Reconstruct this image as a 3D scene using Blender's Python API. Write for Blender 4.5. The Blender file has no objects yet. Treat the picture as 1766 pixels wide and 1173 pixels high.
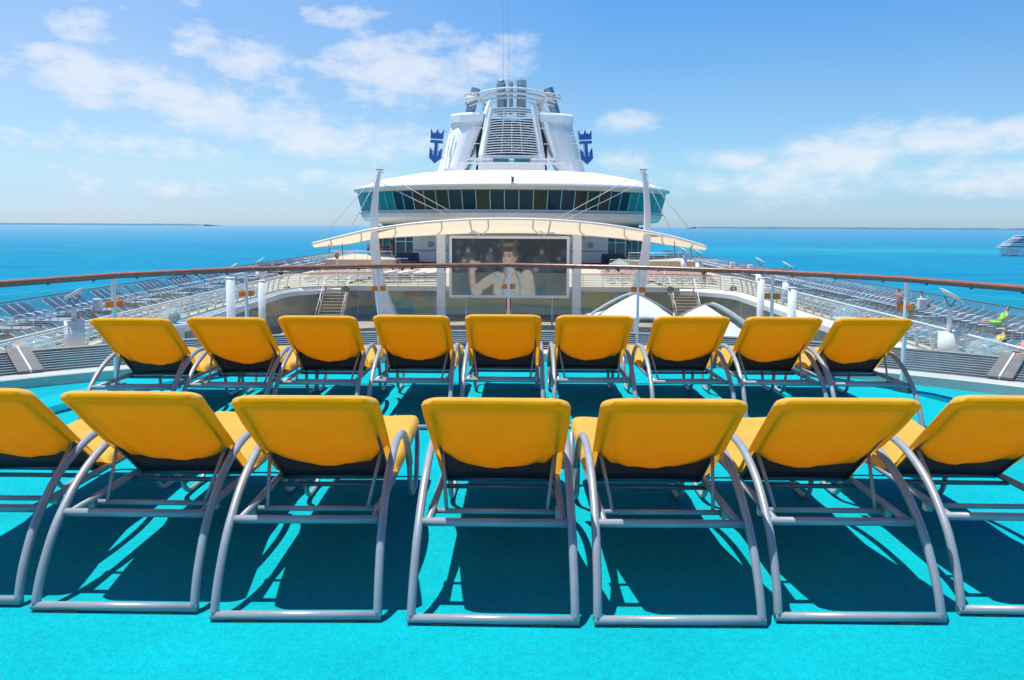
import bpy, bmesh, math, random
import numpy as np
from mathutils import Vector, Matrix, noise
random.seed(7)
scn = bpy.context.scene
COL = scn.collection
R = math.radians

# ------------------------------------------------------------------ camera
F = 1350.0; CX = 880.0; PITCH = R(4.8); ROLL = 0.0055; EYE = 1.6
PPY = 390.0 + F*math.tan(PITCH)
cam = bpy.data.cameras.new('camera'); camo = bpy.data.objects.new('camera', cam); COL.objects.link(camo)
cam.sensor_width = 36; cam.lens = 36*F/1766; cam.clip_start = 0.1; cam.clip_end = 200000
cam.shift_y = -(586.5-PPY)/1766*-1 if False else (PPY-586.5)/1766
cam.shift_x = (883.0-CX)/1766
camo.matrix_world = Matrix.Translation((0, 0, EYE)) @ Matrix.Rotation(R(90)-PITCH, 4, 'X') @ Matrix.Rotation(ROLL, 4, 'Z')
scn.camera = camo

def ray(px, py):
    u = px-CX; v = -(py-PPY); c, s = math.cos(ROLL), math.sin(ROLL)
    u, v = u*c-v*s, u*s+v*c
    cp, sp = math.cos(PITCH), math.sin(PITCH)
    return Vector((u, F*cp+v*sp, -F*sp+v*cp))
def at(px, py, Y):          # measuring aid: photo pixel -> world point at distance Y
    d = ray(px, py); t = Y/d.y
    return Vector((d.x*t, Y, EYE+d.z*t))
def gr(px, py, z0):         # photo pixel -> world point on the level z0
    d = ray(px, py); t = (z0-EYE)/d.z
    return Vector((d.x*t, d.y*t, z0))

# ------------------------------------------------------------------ sun, sky, exposure
SUN = Vector((-0.22, 0.08, 1.0)).normalized()
sl = bpy.data.lights.new('sun', 'SUN'); sl.energy = 5.0; sl.angle = R(0.5); sl.color = (1.0, 0.965, 0.90)
so = bpy.data.objects.new('sun', sl); COL.objects.link(so)
so.rotation_euler = SUN.to_track_quat('Z', 'Y').to_euler()
so.location = (-20, 10, 60)
scn.view_settings.view_transform = 'Standard'; scn.view_settings.look = 'None'
scn.view_settings.exposure = 0.40; scn.view_settings.gamma = 1

def newnode(nt, typ, **kw):
    n = nt.nodes.new(typ)
    for k, v in kw.items():
        if k == 'inp':
            for a, b in v.items(): n.inputs[a].default_value = b
        else: setattr(n, k, v)
    return n
def math_n(nt, op, a, b=None, clamp=False):
    n = nt.nodes.new('ShaderNodeMath'); n.operation = op; n.use_clamp = clamp
    for i, q in enumerate((a, b)):
        if q is None: continue
        if isinstance(q, (int, float)): n.inputs[i].default_value = q
        else: nt.links.new(q, n.inputs[i])
    return n.outputs[0]

w = bpy.data.worlds.new('World'); scn.world = w; w.use_nodes = True
nt = w.node_tree; nt.nodes.clear()
out = nt.nodes.new('ShaderNodeOutputWorld'); bg = nt.nodes.new('ShaderNodeBackground')
bg.inputs[1].default_value = 0.070
nt.links.new(bg.outputs[0], out.inputs[0])
sky = nt.nodes.new('ShaderNodeTexSky'); sky.sky_type = 'NISHITA'; sky.sun_disc = False
sky.sun_elevation = math.asin(SUN.z); sky.sun_rotation = math.atan2(SUN.x, SUN.y)
sky.altitude = 0; sky.air_density = 1.0; sky.dust_density = 0.6; sky.ozone_density = 2.0
hs = newnode(nt, 'ShaderNodeHueSaturation'); hs.inputs['Saturation'].default_value = 1.25; hs.inputs['Value'].default_value = 1.0
nt.links.new(sky.outputs[0], hs.inputs['Color'])
tc = nt.nodes.new('ShaderNodeTexCoord'); sep = nt.nodes.new('ShaderNodeSeparateXYZ')
nt.links.new(tc.outputs['Generated'], sep.inputs[0])
az = math_n(nt, 'ARCTAN2', sep.outputs[0], sep.outputs[1])     # radians, + right of ahead
el = math_n(nt, 'ARCSINE', sep.outputs[2])
# clouds: each bank is an ellipse in azimuth / elevation (radians) broken up by noise
comb = nt.nodes.new('ShaderNodeCombineXYZ')
nt.links.new(az, comb.inputs[0]); nt.links.new(math_n(nt, 'MULTIPLY', el, 2.0), comb.inputs[1])
nz = newnode(nt, 'ShaderNodeTexNoise'); nz.inputs['Scale'].default_value = 17; nz.inputs['Detail'].default_value = 9; nz.inputs['Roughness'].default_value = 0.64
nt.links.new(comb.outputs[0], nz.inputs['Vector'])
nz2 = newnode(nt, 'ShaderNodeTexNoise'); nz2.inputs['Scale'].default_value = 5; nz2.inputs['Detail'].default_value = 5
nt.links.new(comb.outputs[0], nz2.inputs['Vector'])
# (azimuth, elevation, half width, half height, tilt, strength)
BANKS = [(-.53,.255,.13,.022,-.10,.75), (-.455,.25,.035,.022,0,.75), (-.385,.255,.035,.018,0,.75), (-.33,.27,.04,.016,0,.7), (-.275,.27,.028,.014,0,.6),
         (-.49,.215,.055,.026,0,.8), (-.58,.20,.05,.012,0,.5), (-.53,.178,.035,.020,0,.8), (-.33,.20,.10,.040,-.15,.85), (-.20,.248,.06,.024,0,.75),
         (-.27,.165,.06,.024,-.3,.75), (-.135,.19,.14,.062,.0,.95), (-.05,.21,.11,.04,0,.8), (-.42,.150,.22,.040,-.12,.92), (-.26,.115,.24,.044,-.10,.88),
         (-.46,.09,.20,.030,-.05,.80), (-.60,.07,.18,.022,-.2,.7), (-.22,.055,.12,.02,0,.7), (-.40,.04,.3,.02,0,.6), (-.30,.13,.3,.05,-.1,.68), (.145,.128,.045,.020,0,.85), (.14,.082,.040,.024,0,.8),
         (.29,.080,.09,.020,0,.8), (.40,.088,.14,.036,.08,.95), (.49,.105,.10,.026,.05,.7), (.56,.095,.09,.028,0,.9), (.36,.055,.20,.034,0,.75), (.58,.06,.18,.036,0,.75), (.595,.132,.03,.008,0,.7)]
acc = None
for (a0, e0, sx, sy, tl, st) in BANKS:
    da = math_n(nt, 'SUBTRACT', az, a0); de = math_n(nt, 'SUBTRACT', el, e0)
    de = math_n(nt, 'SUBTRACT', de, math_n(nt, 'MULTIPLY', da, tl))
    q = math_n(nt, 'ADD', math_n(nt, 'POWER', math_n(nt, 'ABSOLUTE', math_n(nt, 'DIVIDE', da, sx*1.25)), 2.0),
                          math_n(nt, 'POWER', math_n(nt, 'ABSOLUTE', math_n(nt, 'DIVIDE', de, sy*1.25)), 2.0))
    m = math_n(nt, 'MULTIPLY', math_n(nt, 'SUBTRACT', 1.0, q, True), st)
    acc = m if acc is None else math_n(nt, 'MAXIMUM', acc, m)
nn = math_n(nt, 'ADD', math_n(nt, 'MULTIPLY', nz.outputs['Fac'], 1.55), math_n(nt, 'MULTIPLY', nz2.outputs['Fac'], .5))
dens = math_n(nt, 'SUBTRACT', math_n(nt, 'ADD', math_n(nt, 'MULTIPLY', acc, 0.95), nn), 1.33)
mr = newnode(nt, 'ShaderNodeMapRange'); mr.interpolation_type = 'SMOOTHSTEP'
nt.links.new(dens, mr.inputs['Value']); mr.inputs['From Min'].default_value = 0.0; mr.inputs['From Max'].default_value = 0.70
mr.inputs['To Max'].default_value = 0.74
veil = newnode(nt, 'ShaderNodeMapRange', inp={'From Min': .12, 'From Max': -.45, 'To Min': 0.0, 'To Max': .20}); nt.links.new(az, veil.inputs['Value'])
gate = math_n(nt, 'MULTIPLY', math_n(nt, 'MULTIPLY', acc, 5.0, True), mr.outputs[0])
gate = math_n(nt, 'MAXIMUM', gate, math_n(nt, 'MULTIPLY', veil.outputs[0], math_n(nt, 'ADD', .6, nz2.outputs['Fac'])))
up = math_n(nt, 'GREATER_THAN', el, 0.0)
mix = nt.nodes.new('ShaderNodeMix'); mix.data_type = 'RGBA'
nt.links.new(math_n(nt, 'MULTIPLY', gate, up), mix.inputs['Factor'])
tr = nt.nodes.new('ShaderNodeValToRGB'); te = tr.color_ramp.elements
te[0].position = 0.0; te[0].color = (.44, .64, 1.05, 1); te[1].position = 1.0; te[1].color = (.05, .08, .30, 1)
for p_, c_ in ((.018, (.37, .53, .83)), (.045, (.44, .57, .69)), (.10, (.52, .61, .67)), (.18, (.43, .63, .75)), (.38, (.15, .25, .52))):
    k_ = te.new(p_); k_.color = (*c_, 1)
nt.links.new(math_n(nt, 'DIVIDE', el, 1.5708, True), tr.inputs[0])
tm = nt.nodes.new('ShaderNodeVectorMath'); tm.operation = 'MULTIPLY'; nt.links.new(hs.outputs[0], tm.inputs[0]); nt.links.new(tr.outputs[0], tm.inputs[1])
ts = nt.nodes.new('ShaderNodeVectorMath'); ts.operation = 'SCALE'; ts.inputs['Scale'].default_value = 2.5; nt.links.new(tm.outputs[0], ts.inputs[0])
nt.links.new(ts.outputs[0], mix.inputs[6]); mix.inputs[7].default_value = (9.6, 9.9, 10.6, 1)
nt.links.new(mix.outputs[2], bg.inputs[0])

# ------------------------------------------------------------------ materials
def mat(name, col, rough=0.5, metal=0.0, var=0.0, vscale=6.0, bump=0.0, bscale=60.0, trans=0.0, spec=0.5, coords='Object', stretch=None, col2=None, alpha=1.0):
    m = bpy.data.materials.new(name); m.use_nodes = True; nt = m.node_tree
    b = nt.nodes['Principled BSDF']; b.inputs['Base Color'].default_value = (*col, 1)
    b.inputs['Roughness'].default_value = rough; b.inputs['Metallic'].default_value = metal
    b.inputs['Specular IOR Level'].default_value = spec
    tc = nt.nodes.new('ShaderNodeTexCoord'); src = tc.outputs[coords]
    if stretch:
        mp = nt.nodes.new('ShaderNodeMapping'); mp.inputs['Scale'].default_value = stretch
        nt.links.new(src, mp.inputs[0]); src = mp.outputs[0]
    if var > 0 or col2:
        n = nt.nodes.new('ShaderNodeTexNoise'); n.inputs['Scale'].default_value = vscale; n.inputs['Detail'].default_value = 6
        nt.links.new(src, n.inputs['Vector'])
        r = nt.nodes.new('ShaderNodeValToRGB'); c2 = col2 or tuple(max(0, c*(1-var)) for c in col)
        r.color_ramp.elements[0].position = .35; r.color_ramp.elements[1].position = .65
        r.color_ramp.elements[0].color = (*c2, 1); r.color_ramp.elements[1].color = (*col, 1)
        nt.links.new(n.outputs['Fac'], r.inputs[0]); nt.links.new(r.outputs[0], b.inputs['Base Color'])
        rr = nt.nodes.new('ShaderNodeMapRange'); rr.inputs['To Min'].default_value = max(0, rough-.08); rr.inputs['To Max'].default_value = min(1, rough+.1)
        nt.links.new(n.outputs['Fac'], rr.inputs[0]); nt.links.new(rr.outputs[0], b.inputs['Roughness'])
    if bump > 0:
        n2 = nt.nodes.new('ShaderNodeTexNoise'); n2.inputs['Scale'].default_value = bscale; n2.inputs['Detail'].default_value = 4
        nt.links.new(src, n2.inputs['Vector'])
        bp = nt.nodes.new('ShaderNodeBump'); bp.inputs['Strength'].default_value = bump; bp.inputs['Distance'].default_value = .01
        nt.links.new(n2.outputs['Fac'], bp.inputs['Height']); nt.links.new(bp.outputs[0], b.inputs['Normal'])
    if trans > 0:
        o = nt.nodes['Material Output']; t = nt.nodes.new('ShaderNodeBsdfTranslucent'); t.inputs[0].default_value = (*col, 1)
        mx = nt.nodes.new('ShaderNodeMixShader'); mx.inputs[0].default_value = trans
        nt.links.new(b.outputs[0], mx.inputs[1]); nt.links.new(t.outputs[0], mx.inputs[2]); nt.links.new(mx.outputs[0], o.inputs[0])
    return m
M = {}
def towel_mat(nm, c1, c2, tcol, tw):
    m = bpy.data.materials.new(nm); m.use_nodes = True; nt = m.node_tree; b = nt.nodes['Principled BSDF']
    tc = nt.nodes.new('ShaderNodeTexCoord')
    n = nt.nodes.new('ShaderNodeTexNoise'); n.inputs['Scale'].default_value = 420; n.inputs['Detail'].default_value = 3
    n1 = nt.nodes.new('ShaderNodeTexNoise'); n1.inputs['Scale'].default_value = 7; n1.inputs['Detail'].default_value = 5
    nt.links.new(tc.outputs['Object'], n.inputs['Vector']); nt.links.new(tc.outputs['Object'], n1.inputs['Vector'])
    r = nt.nodes.new('ShaderNodeValToRGB'); r.color_ramp.elements[0].position = .3; r.color_ramp.elements[1].position = .7
    r.color_ramp.elements[0].color = (*c1, 1); r.color_ramp.elements[1].color = (*c2, 1)
    nt.links.new(n1.outputs['Fac'], r.inputs[0])
    mm = nt.nodes.new('ShaderNodeMix'); mm.data_type = 'RGBA'; mm.blend_type = 'MULTIPLY'; mm.inputs['Factor'].default_value = 1
    r2 = nt.nodes.new('ShaderNodeValToRGB'); r2.color_ramp.elements[0].position = .3; r2.color_ramp.elements[1].position = .6
    r2.color_ramp.elements[0].color = (.78, .76, .7, 1); r2.color_ramp.elements[1].color = (1, 1, 1, 1)
    nt.links.new(n.outputs['Fac'], r2.inputs[0]); nt.links.new(r.outputs[0], mm.inputs[6]); nt.links.new(r2.outputs[0], mm.inputs[7])
    nt.links.new(mm.outputs[2], b.inputs['Base Color'])
    b.inputs['Roughness'].default_value = .95; b.inputs['Specular IOR Level'].default_value = .1
    b.inputs['Sheen Weight'].default_value = .25; b.inputs['Sheen Tint'].default_value = (1, .7, .2, 1)
    bp = nt.nodes.new('ShaderNodeBump'); bp.inputs['Strength'].default_value = .55; bp.inputs['Distance'].default_value = .003
    n3 = nt.nodes.new('ShaderNodeTexNoise'); n3.inputs['Scale'].default_value = 55; n3.inputs['Detail'].default_value = 4; nt.links.new(tc.outputs['Object'], n3.inputs['Vector'])
    nt.links.new(math_n(nt, 'ADD', n.outputs['Fac'], math_n(nt, 'MULTIPLY', n3.outputs['Fac'], 1.4)), bp.inputs['Height']); nt.links.new(bp.outputs[0], b.inputs['Normal'])
    t = nt.nodes.new('ShaderNodeBsdfTranslucent'); t.inputs[0].default_value = (*tcol, 1)
    mx = nt.nodes.new('ShaderNodeMixShader'); mx.inputs[0].default_value = tw
    nt.links.new(b.outputs[0], mx.inputs[1]); nt.links.new(t.outputs[0], mx.inputs[2])
    nt.links.new(mx.outputs[0], nt.nodes['Material Output'].inputs[0])
    return m
M['towel'] = towel_mat('yellow_terry', (.86, .56, .11), (.94, .64, .15), (1, .47, .02), .40)
M['towel_backlit'] = towel_mat('yellow_terry_backlit', (.82, .47, .004), (.90, .54, .006), (1, .50, .004), .50)  # same cloth as the towel; its shaded, backlit look is put into the colour
def carpet_mat():
    m = mat('turquoise_carpet', (0, .47, .47), .95, spec=.1); nt = m.node_tree; b = nt.nodes['Principled BSDF']
    tc = nt.nodes['Texture Coordinate']
    big = newnode(nt, 'ShaderNodeTexNoise', inp={'Scale': 1.3, 'Detail': 7, 'Roughness': .65}); nt.links.new(tc.outputs['Object'], big.inputs['Vector'])
    fine = newnode(nt, 'ShaderNodeTexNoise', inp={'Scale': 130, 'Detail': 4, 'Roughness': .75}); nt.links.new(tc.outputs['Object'], fine.inputs['Vector'])
    mid = newnode(nt, 'ShaderNodeTexNoise', inp={'Scale': 30, 'Detail': 4, 'Roughness': .7}); nt.links.new(tc.outputs['Object'], mid.inputs['Vector'])
    r = nt.nodes.new('ShaderNodeValToRGB'); r.color_ramp.elements[0].position = .3; r.color_ramp.elements[1].position = .7
    r.color_ramp.elements[0].color = (.0, .325, .38, 1); r.color_ramp.elements[1].color = (.0, .40, .47, 1)
    nt.links.new(big.outputs['Fac'], r.inputs[0])
    r2 = nt.nodes.new('ShaderNodeValToRGB'); r2.color_ramp.elements[0].position = .35; r2.color_ramp.elements[1].position = .62
    r2.color_ramp.elements[0].color = (.46, .55, .60, 1); r2.color_ramp.elements[1].color = (1.22, 1.20, 1.18, 1)
    s = math_n(nt, 'ADD', math_n(nt, 'MULTIPLY', fine.outputs['Fac'], .72), math_n(nt, 'MULTIPLY', mid.outputs['Fac'], .28))
    nt.links.new(s, r2.inputs[0])
    mm = nt.nodes.new('ShaderNodeMix'); mm.data_type = 'RGBA'; mm.blend_type = 'MULTIPLY'; mm.inputs['Factor'].default_value = 1
    nt.links.new(r.outputs[0], mm.inputs[6]); nt.links.new(r2.outputs[0], mm.inputs[7]); nt.links.new(mm.outputs[2], b.inputs['Base Color'])
    bp = nt.nodes.new('ShaderNodeBump'); bp.inputs['Strength'].default_value = .8; bp.inputs['Distance'].default_value = .006
    nt.links.new(s, bp.inputs['Height']); nt.links.new(bp.outputs[0], b.inputs['Normal'])
    return m
M['carpet'] = carpet_mat()
M['steel'] = mat('painted_tube', (.31, .355, .405), .33, .18, var=.12, vscale=9, bump=.05, bscale=200)
M['steel_dark'] = mat('dark_tube', (.13, .16, .20), .4, .5, var=.2)
M['rubber'] = mat('rubber', (.10, .09, .05), .8)
M['navy_mesh'] = mat('navy_mesh', (.010, .018, .04), .8, bump=.3, bscale=500)
_nt = M['navy_mesh'].node_tree; _t = _nt.nodes.new('ShaderNodeBsdfTransparent'); _m = _nt.nodes.new('ShaderNodeMixShader'); _m.inputs[0].default_value = .10   # open weave
_nt.links.new(_nt.nodes['Principled BSDF'].outputs[0], _m.inputs[1]); _nt.links.new(_t.outputs[0], _m.inputs[2]); _nt.links.new(_m.outputs[0], _nt.nodes['Material Output'].inputs[0])
M['wood'] = mat('varnished_wood', (.33, .125, .070), .25, var=.35, vscale=7, stretch=(2, 2, 20), bump=.05, bscale=40)
M['wood2'] = mat('rail_wood', (.16, .07, .045), .4)
M['white'] = mat('white_paint', (.80, .81, .82), .38, var=.06, vscale=1.2, bump=.03, bscale=8)
M['white_dirty'] = mat('weathered_white', (.88, .88, .87), .5, var=.10, vscale=.45, stretch=(1, 1, .25))
M['offwhite'] = mat('off_white', (.62, .61, .60), .5, var=.10, vscale=.8)
M['cream_deck'] = mat('cream_deck', (.52, .45, .33), .75, var=.14, vscale=.5)
M['tan_wall'] = mat('tan_wall', (.36, .25, .17), .6, var=.2, vscale=.35)
M['pool_floor'] = mat('pool_floor', (.42, .33, .24), .7, var=.25, vscale=.3)
M['track'] = mat('pink_track', (.46, .25, .20), .8, var=.12, vscale=.6)
M['plat'] = mat('blue_grey_deck', (.27, .33, .40), .7, var=.12, vscale=.7)
M['blue_sling'] = mat('blue_sling', (.03, .075, .15), .7, var=.2, vscale=3)
M['teal_sling'] = mat('teal_sling', (.03, .13, .18), .7, var=.2, vscale=3)
M['beige_sling'] = mat('beige_sling', (.30, .20, .15), .7, var=.2, vscale=3)
M['kerb'] = mat('pale_kerb', (.60, .55, .51), .55, var=.10, vscale=3)
M['louvre'] = mat('louvre_metal', (.31, .29, .285), .5, .0, var=.15, vscale=5)
M['louvre_dark'] = mat('louvre_gap', (.05, .055, .06), .7)
M['brown_strip'] = mat('brown_strip', (.21, .17, .155), .6, var=.15, vscale=6)
M['canvas'] = mat('cream_canvas', (.78, .70, .52), .8, trans=.45, var=.05, vscale=1)
M['sail'] = mat('white_sail', (.84, .84, .82), .8, trans=.12)
M['grey_band'] = mat('grey_band', (.40, .43, .45), .6, var=.1)
M['blue_logo'] = mat('blue_emblem', (.02, .09, .33), .35, var=.1, vscale=2)
M['logo_edge'] = mat('pale_emblem_edge', (.45, .58, .72), .5)
M['pipe'] = mat('brushed_pipe', (.42, .45, .50), .30, .85, var=.25, vscale=.7, stretch=(1, 1, .3))
M['dark'] = mat('dark_recess', (.03, .035, .045), .7)
M['greydark'] = mat('dark_slot', (.035, .04, .05), .7, var=.2, vscale=.5)
M['wicker'] = mat('dark_wicker', (.04, .05, .10), .8, bump=.4, bscale=12)
M['brass'] = mat('orange_brass', (.95, .36, .03), .4, .0, var=.2, vscale=40, trans=.45)
M['skin'] = mat('skin', (.50, .28, .19), .6)
M['hair'] = mat('dark_hair', (.03, .02, .015), .7)
for n, c in (('orange', (.85, .16, .04)), ('red', (.50, .03, .04)), ('black', (.02, .02, .03)), ('green', (.35, .75, .08)), ('navy', (.02, .04, .12)), ('whitecloth', (.75, .72, .74)), ('pinkcloth', (.7, .3, .35)), ('grey', (.2, .2, .22)), ('yellowcloth', (.75, .6, .1))):
    M[n] = mat(n+'_cloth', c, .85)
M['land'] = mat('far_land', (.10, .21, .29), .9)
M['hull'] = mat('ship_hull', (.72, .76, .80), .4)
M['ship_blue'] = mat('ship_glass', (.04, .13, .26), .3)
M['funnel_red'] = mat('buoy_red', (.6, .05, .04), .5)

def glass_mat(name, tint, op, rough=.03, dif=(.6, .75, .8)):
    m = bpy.data.materials.new(name); m.use_nodes = True; nt = m.node_tree; nt.nodes.clear()
    o = nt.nodes.new('ShaderNodeOutputMaterial'); t = nt.nodes.new('ShaderNodeBsdfTransparent'); t.inputs[0].default_value = (*tint, 1)
    g = nt.nodes.new('ShaderNodeBsdfGlossy'); g.inputs['Roughness'].default_value = rough; g.inputs[0].default_value = (.9, .95, 1, 1)
    d = nt.nodes.new('ShaderNodeBsdfDiffuse'); d.inputs[0].default_value = (*dif, 1)
    fr = nt.nodes.new('ShaderNodeFresnel'); gb = nt.nodes.new('ShaderNodeNewGeometry'); nt.links.new(math_n(nt, 'ADD', 1.45, math_n(nt, 'MULTIPLY', gb.outputs['Backfacing'], 1/1.45-1.45)), fr.inputs[0])
    a = nt.nodes.new('ShaderNodeMixShader'); b = nt.nodes.new('ShaderNodeMixShader'); b.inputs[0].default_value = op
    tc = nt.nodes.new('ShaderNodeTexCoord'); n = nt.nodes.new('ShaderNodeTexNoise'); n.inputs['Scale'].default_value = 1.6; n.inputs['Detail'].default_value = 6
    nt.links.new(tc.outputs['Object'], n.inputs['Vector'])
    nt.links.new(math_n(nt, 'MULTIPLY', n.outputs['Fac'], op*2), b.inputs[0])
    nt.links.new(fr.outputs[0], a.inputs[0]); nt.links.new(t.outputs[0], a.inputs[1]); nt.links.new(g.outputs[0], a.inputs[2])
    nt.links.new(a.outputs[0], b.inputs[1]); nt.links.new(d.outputs[0], b.inputs[2]); nt.links.new(b.outputs[0], o.inputs[0])
    return m
M['glass'] = glass_mat('clear_glass', (.90, .955, .96), .045)
M['tank'] = glass_mat('acrylic_dome', (.85, .93, .95), .16)
M['wind_glass'] = glass_mat('windbreak_glass', (.75, .9, .95), .10)
M['tint_glass'] = mat('teal_glass', (.012, .12, .15), .08, col2=(.05, .20, .22), vscale=.25)
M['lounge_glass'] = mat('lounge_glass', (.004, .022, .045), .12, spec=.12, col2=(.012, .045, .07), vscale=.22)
M['lounge_glass_lit'] = mat('lounge_glass_lit', (.012, .16, .19), .07, col2=(.008, .10, .135), vscale=.4)  # same glass, brighter teal: light through the side panes put into the colour
M['brown_glass'] = mat('bronze_glass', (.52, .40, .30), .3, col2=(.17, .27, .29), vscale=.18)
M['mullion'] = mat('pale_mullion', (.22, .45, .46), .4)

# ------------------------------------------------------------------ mesh helpers
def setp(o, label=None, cat=None, group=None, kind=None):
    if label: o['label'] = label
    if cat: o['category'] = cat
    if group: o['group'] = group
    if kind: o['kind'] = kind
    return o
def finish(name, bm, m, parent=None, smooth=False, loc=None):
    me = bpy.data.meshes.new(name); bm.normal_update(); bm.to_mesh(me); bm.free()
    o = bpy.data.objects.new(name, me); COL.objects.link(o)
    for k in (m if isinstance(m, (list, tuple)) else [m]): me.materials.append(k)
    if smooth:
        for p in me.polygons: p.use_smooth = True
    if parent: o.parent = parent
    if loc: o.location = loc
    return o
def empty(name, loc=(0, 0, 0), rz=0, **kw):
    o = bpy.data.objects.new(name, None); COL.objects.link(o); o.location = loc; o.rotation_euler = (0, 0, rz)
    o.empty_display_size = .2
    return setp(o, **kw)
def box(bm, c, s, rz=0.0, mi=0, rot=None):
    r = bmesh.ops.create_cube(bm, size=1.0)
    mt = Matrix.Translation(c) @ (rot if rot else Matrix.Rotation(rz, 4, 'Z')) @ Matrix.Diagonal((*s, 1))
    bmesh.ops.transform(bm, matrix=mt, verts=r['verts'])
    if mi:
        for f in {f for v in r['verts'] for f in v.link_faces}: f.material_index = mi
    return r['verts']
def bar(bm, a, b, wdt, hgt=None, mi=0):
    a = Vector(a); b = Vector(b); d = b-a; L = d.length
    rot = d.to_track_quat('X', 'Z').to_matrix().to_4x4()
    return box(bm, (a+b)/2, (L, wdt, hgt or wdt), rot=rot, mi=mi)
def tube(bm, pts, r, n=8, closed=False, caps=True, mi=0):
    pts = [Vector(p) for p in pts]; rs = r if isinstance(r, (list, tuple)) else [r]*len(pts)
    rings = []; N = len(pts); up = None
    for i, p in enumerate(pts):
        if closed: t = pts[(i+1) % N]-pts[i-1]
        else: t = pts[min(i+1, N-1)]-pts[max(i-1, 0)]
        t.normalize()
        if up is None:
            up = Vector((0, 0, 1)) if abs(t.z) < .9 else Vector((0, 1, 0))
        s = t.cross(up)
        if s.length < 1e-4: s = t.cross(Vector((1, 0, 0)))
        s.normalize(); u = s.cross(t).normalized(); up = u
        rings.append([bm.verts.new(p+(s*math.cos(2*math.pi*k/n)+u*math.sin(2*math.pi*k/n))*rs[i]) for k in range(n)])
    for i in range(N if closed else N-1):
        A = rings[i]; B = rings[(i+1) % N]
        for k in range(n):
            f = bm.faces.new((A[k], A[(k+1) % n], B[(k+1) % n], B[k])); f.material_index = mi; f.smooth = True
    if caps and not closed:
        bm.faces.new(list(reversed(rings[0]))).material_index = mi; bm.faces.new(rings[-1]).material_index = mi
def curve_pts(P, n=6):           # Catmull-Rom
    P = [Vector(p) for p in P]; out = []
    Q = [P[0]*2-P[1]]+P+[P[-1]*2-P[-2]]
    for i in range(1, len(Q)-2):
        for k in range(n):
            t = k/n; a, b, c, d = Q[i-1], Q[i], Q[i+1], Q[i+2]
            out.append(.5*((2*b)+(-a+c)*t+(2*a-5*b+4*c-d)*t*t+(-a+3*b-3*c+d)*t**3))
    out.append(P[-1]); return out
def round_poly(P, r, n=5):       # 3D polyline with rounded corners
    P = [Vector(p) for p in P]; out = [P[0]]
    for i in range(1, len(P)-1):
        a = (P[i-1]-P[i]); b = (P[i+1]-P[i]); ra = min(r, a.length*.49, b.length*.49)
        p0 = P[i]+a.normalized()*ra; p1 = P[i]+b.normalized()*ra
        for k in range(n+1):
            t = k/n; out.append(p0*(1-t)**2+P[i]*2*t*(1-t)+p1*t*t)
    out.append(P[-1]); return out
def lathe(bm, prof, n=32, a0=0.0, a1=2*math.pi, c=(0, 0), mi=0, smooth=True):
    full = abs(a1-a0-2*math.pi) < 1e-6; rows = []
    for r, z in prof:
        rows.append([bm.verts.new((c[0]+r*math.sin(a0+(a1-a0)*k/n), c[1]+r*math.cos(a0+(a1-a0)*k/n), z)) for k in range(n if full else n+1)])
    for i in range(len(rows)-1):
        for k in range(n):
            k2 = (k+1) % n if full else k+1
            try:
                f = bm.faces.new((rows[i][k], rows[i][k2], rows[i+1][k2], rows[i+1][k])); f.material_index = mi; f.smooth = smooth
            except ValueError: pass
def prism(bm, poly, z0, z1, mi=0):
    A = [bm.verts.new((p[0], p[1], z0)) for p in poly]; B = [bm.verts.new((p[0], p[1], z1)) for p in poly]
    n = len(poly)
    for f in (bm.faces.new(list(reversed(A))), bm.faces.new(B)): f.material_index = mi
    for i in range(n): bm.faces.new((A[i], A[(i+1) % n], B[(i+1) % n], B[i])).material_index = mi
def one(name, fn, m, parent=None, smooth=False, **kw):
    bm = bmesh.new(); fn(bm); o = finish(name, bm, m, parent, smooth)
    return setp(o, **kw) if kw else o
def offset_path(P, d):           # 2D polyline offset to the left-hand (outward) side
    res = []
    for i, p in enumerate(P):
        a = Vector(P[max(i-1, 0)]); b = Vector(P[min(i+1, len(P)-1)]); t = (b-a); t.normalize()
        res.append((p[0]-t.y*d, p[1]+t.x*d))
    return res
def bevel_mod(o, wd=.01, seg=2):
    b = o.modifiers.new('bevel', 'BEVEL'); b.width = wd; b.segments = seg; b.limit_method = 'ANGLE'; return o

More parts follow.
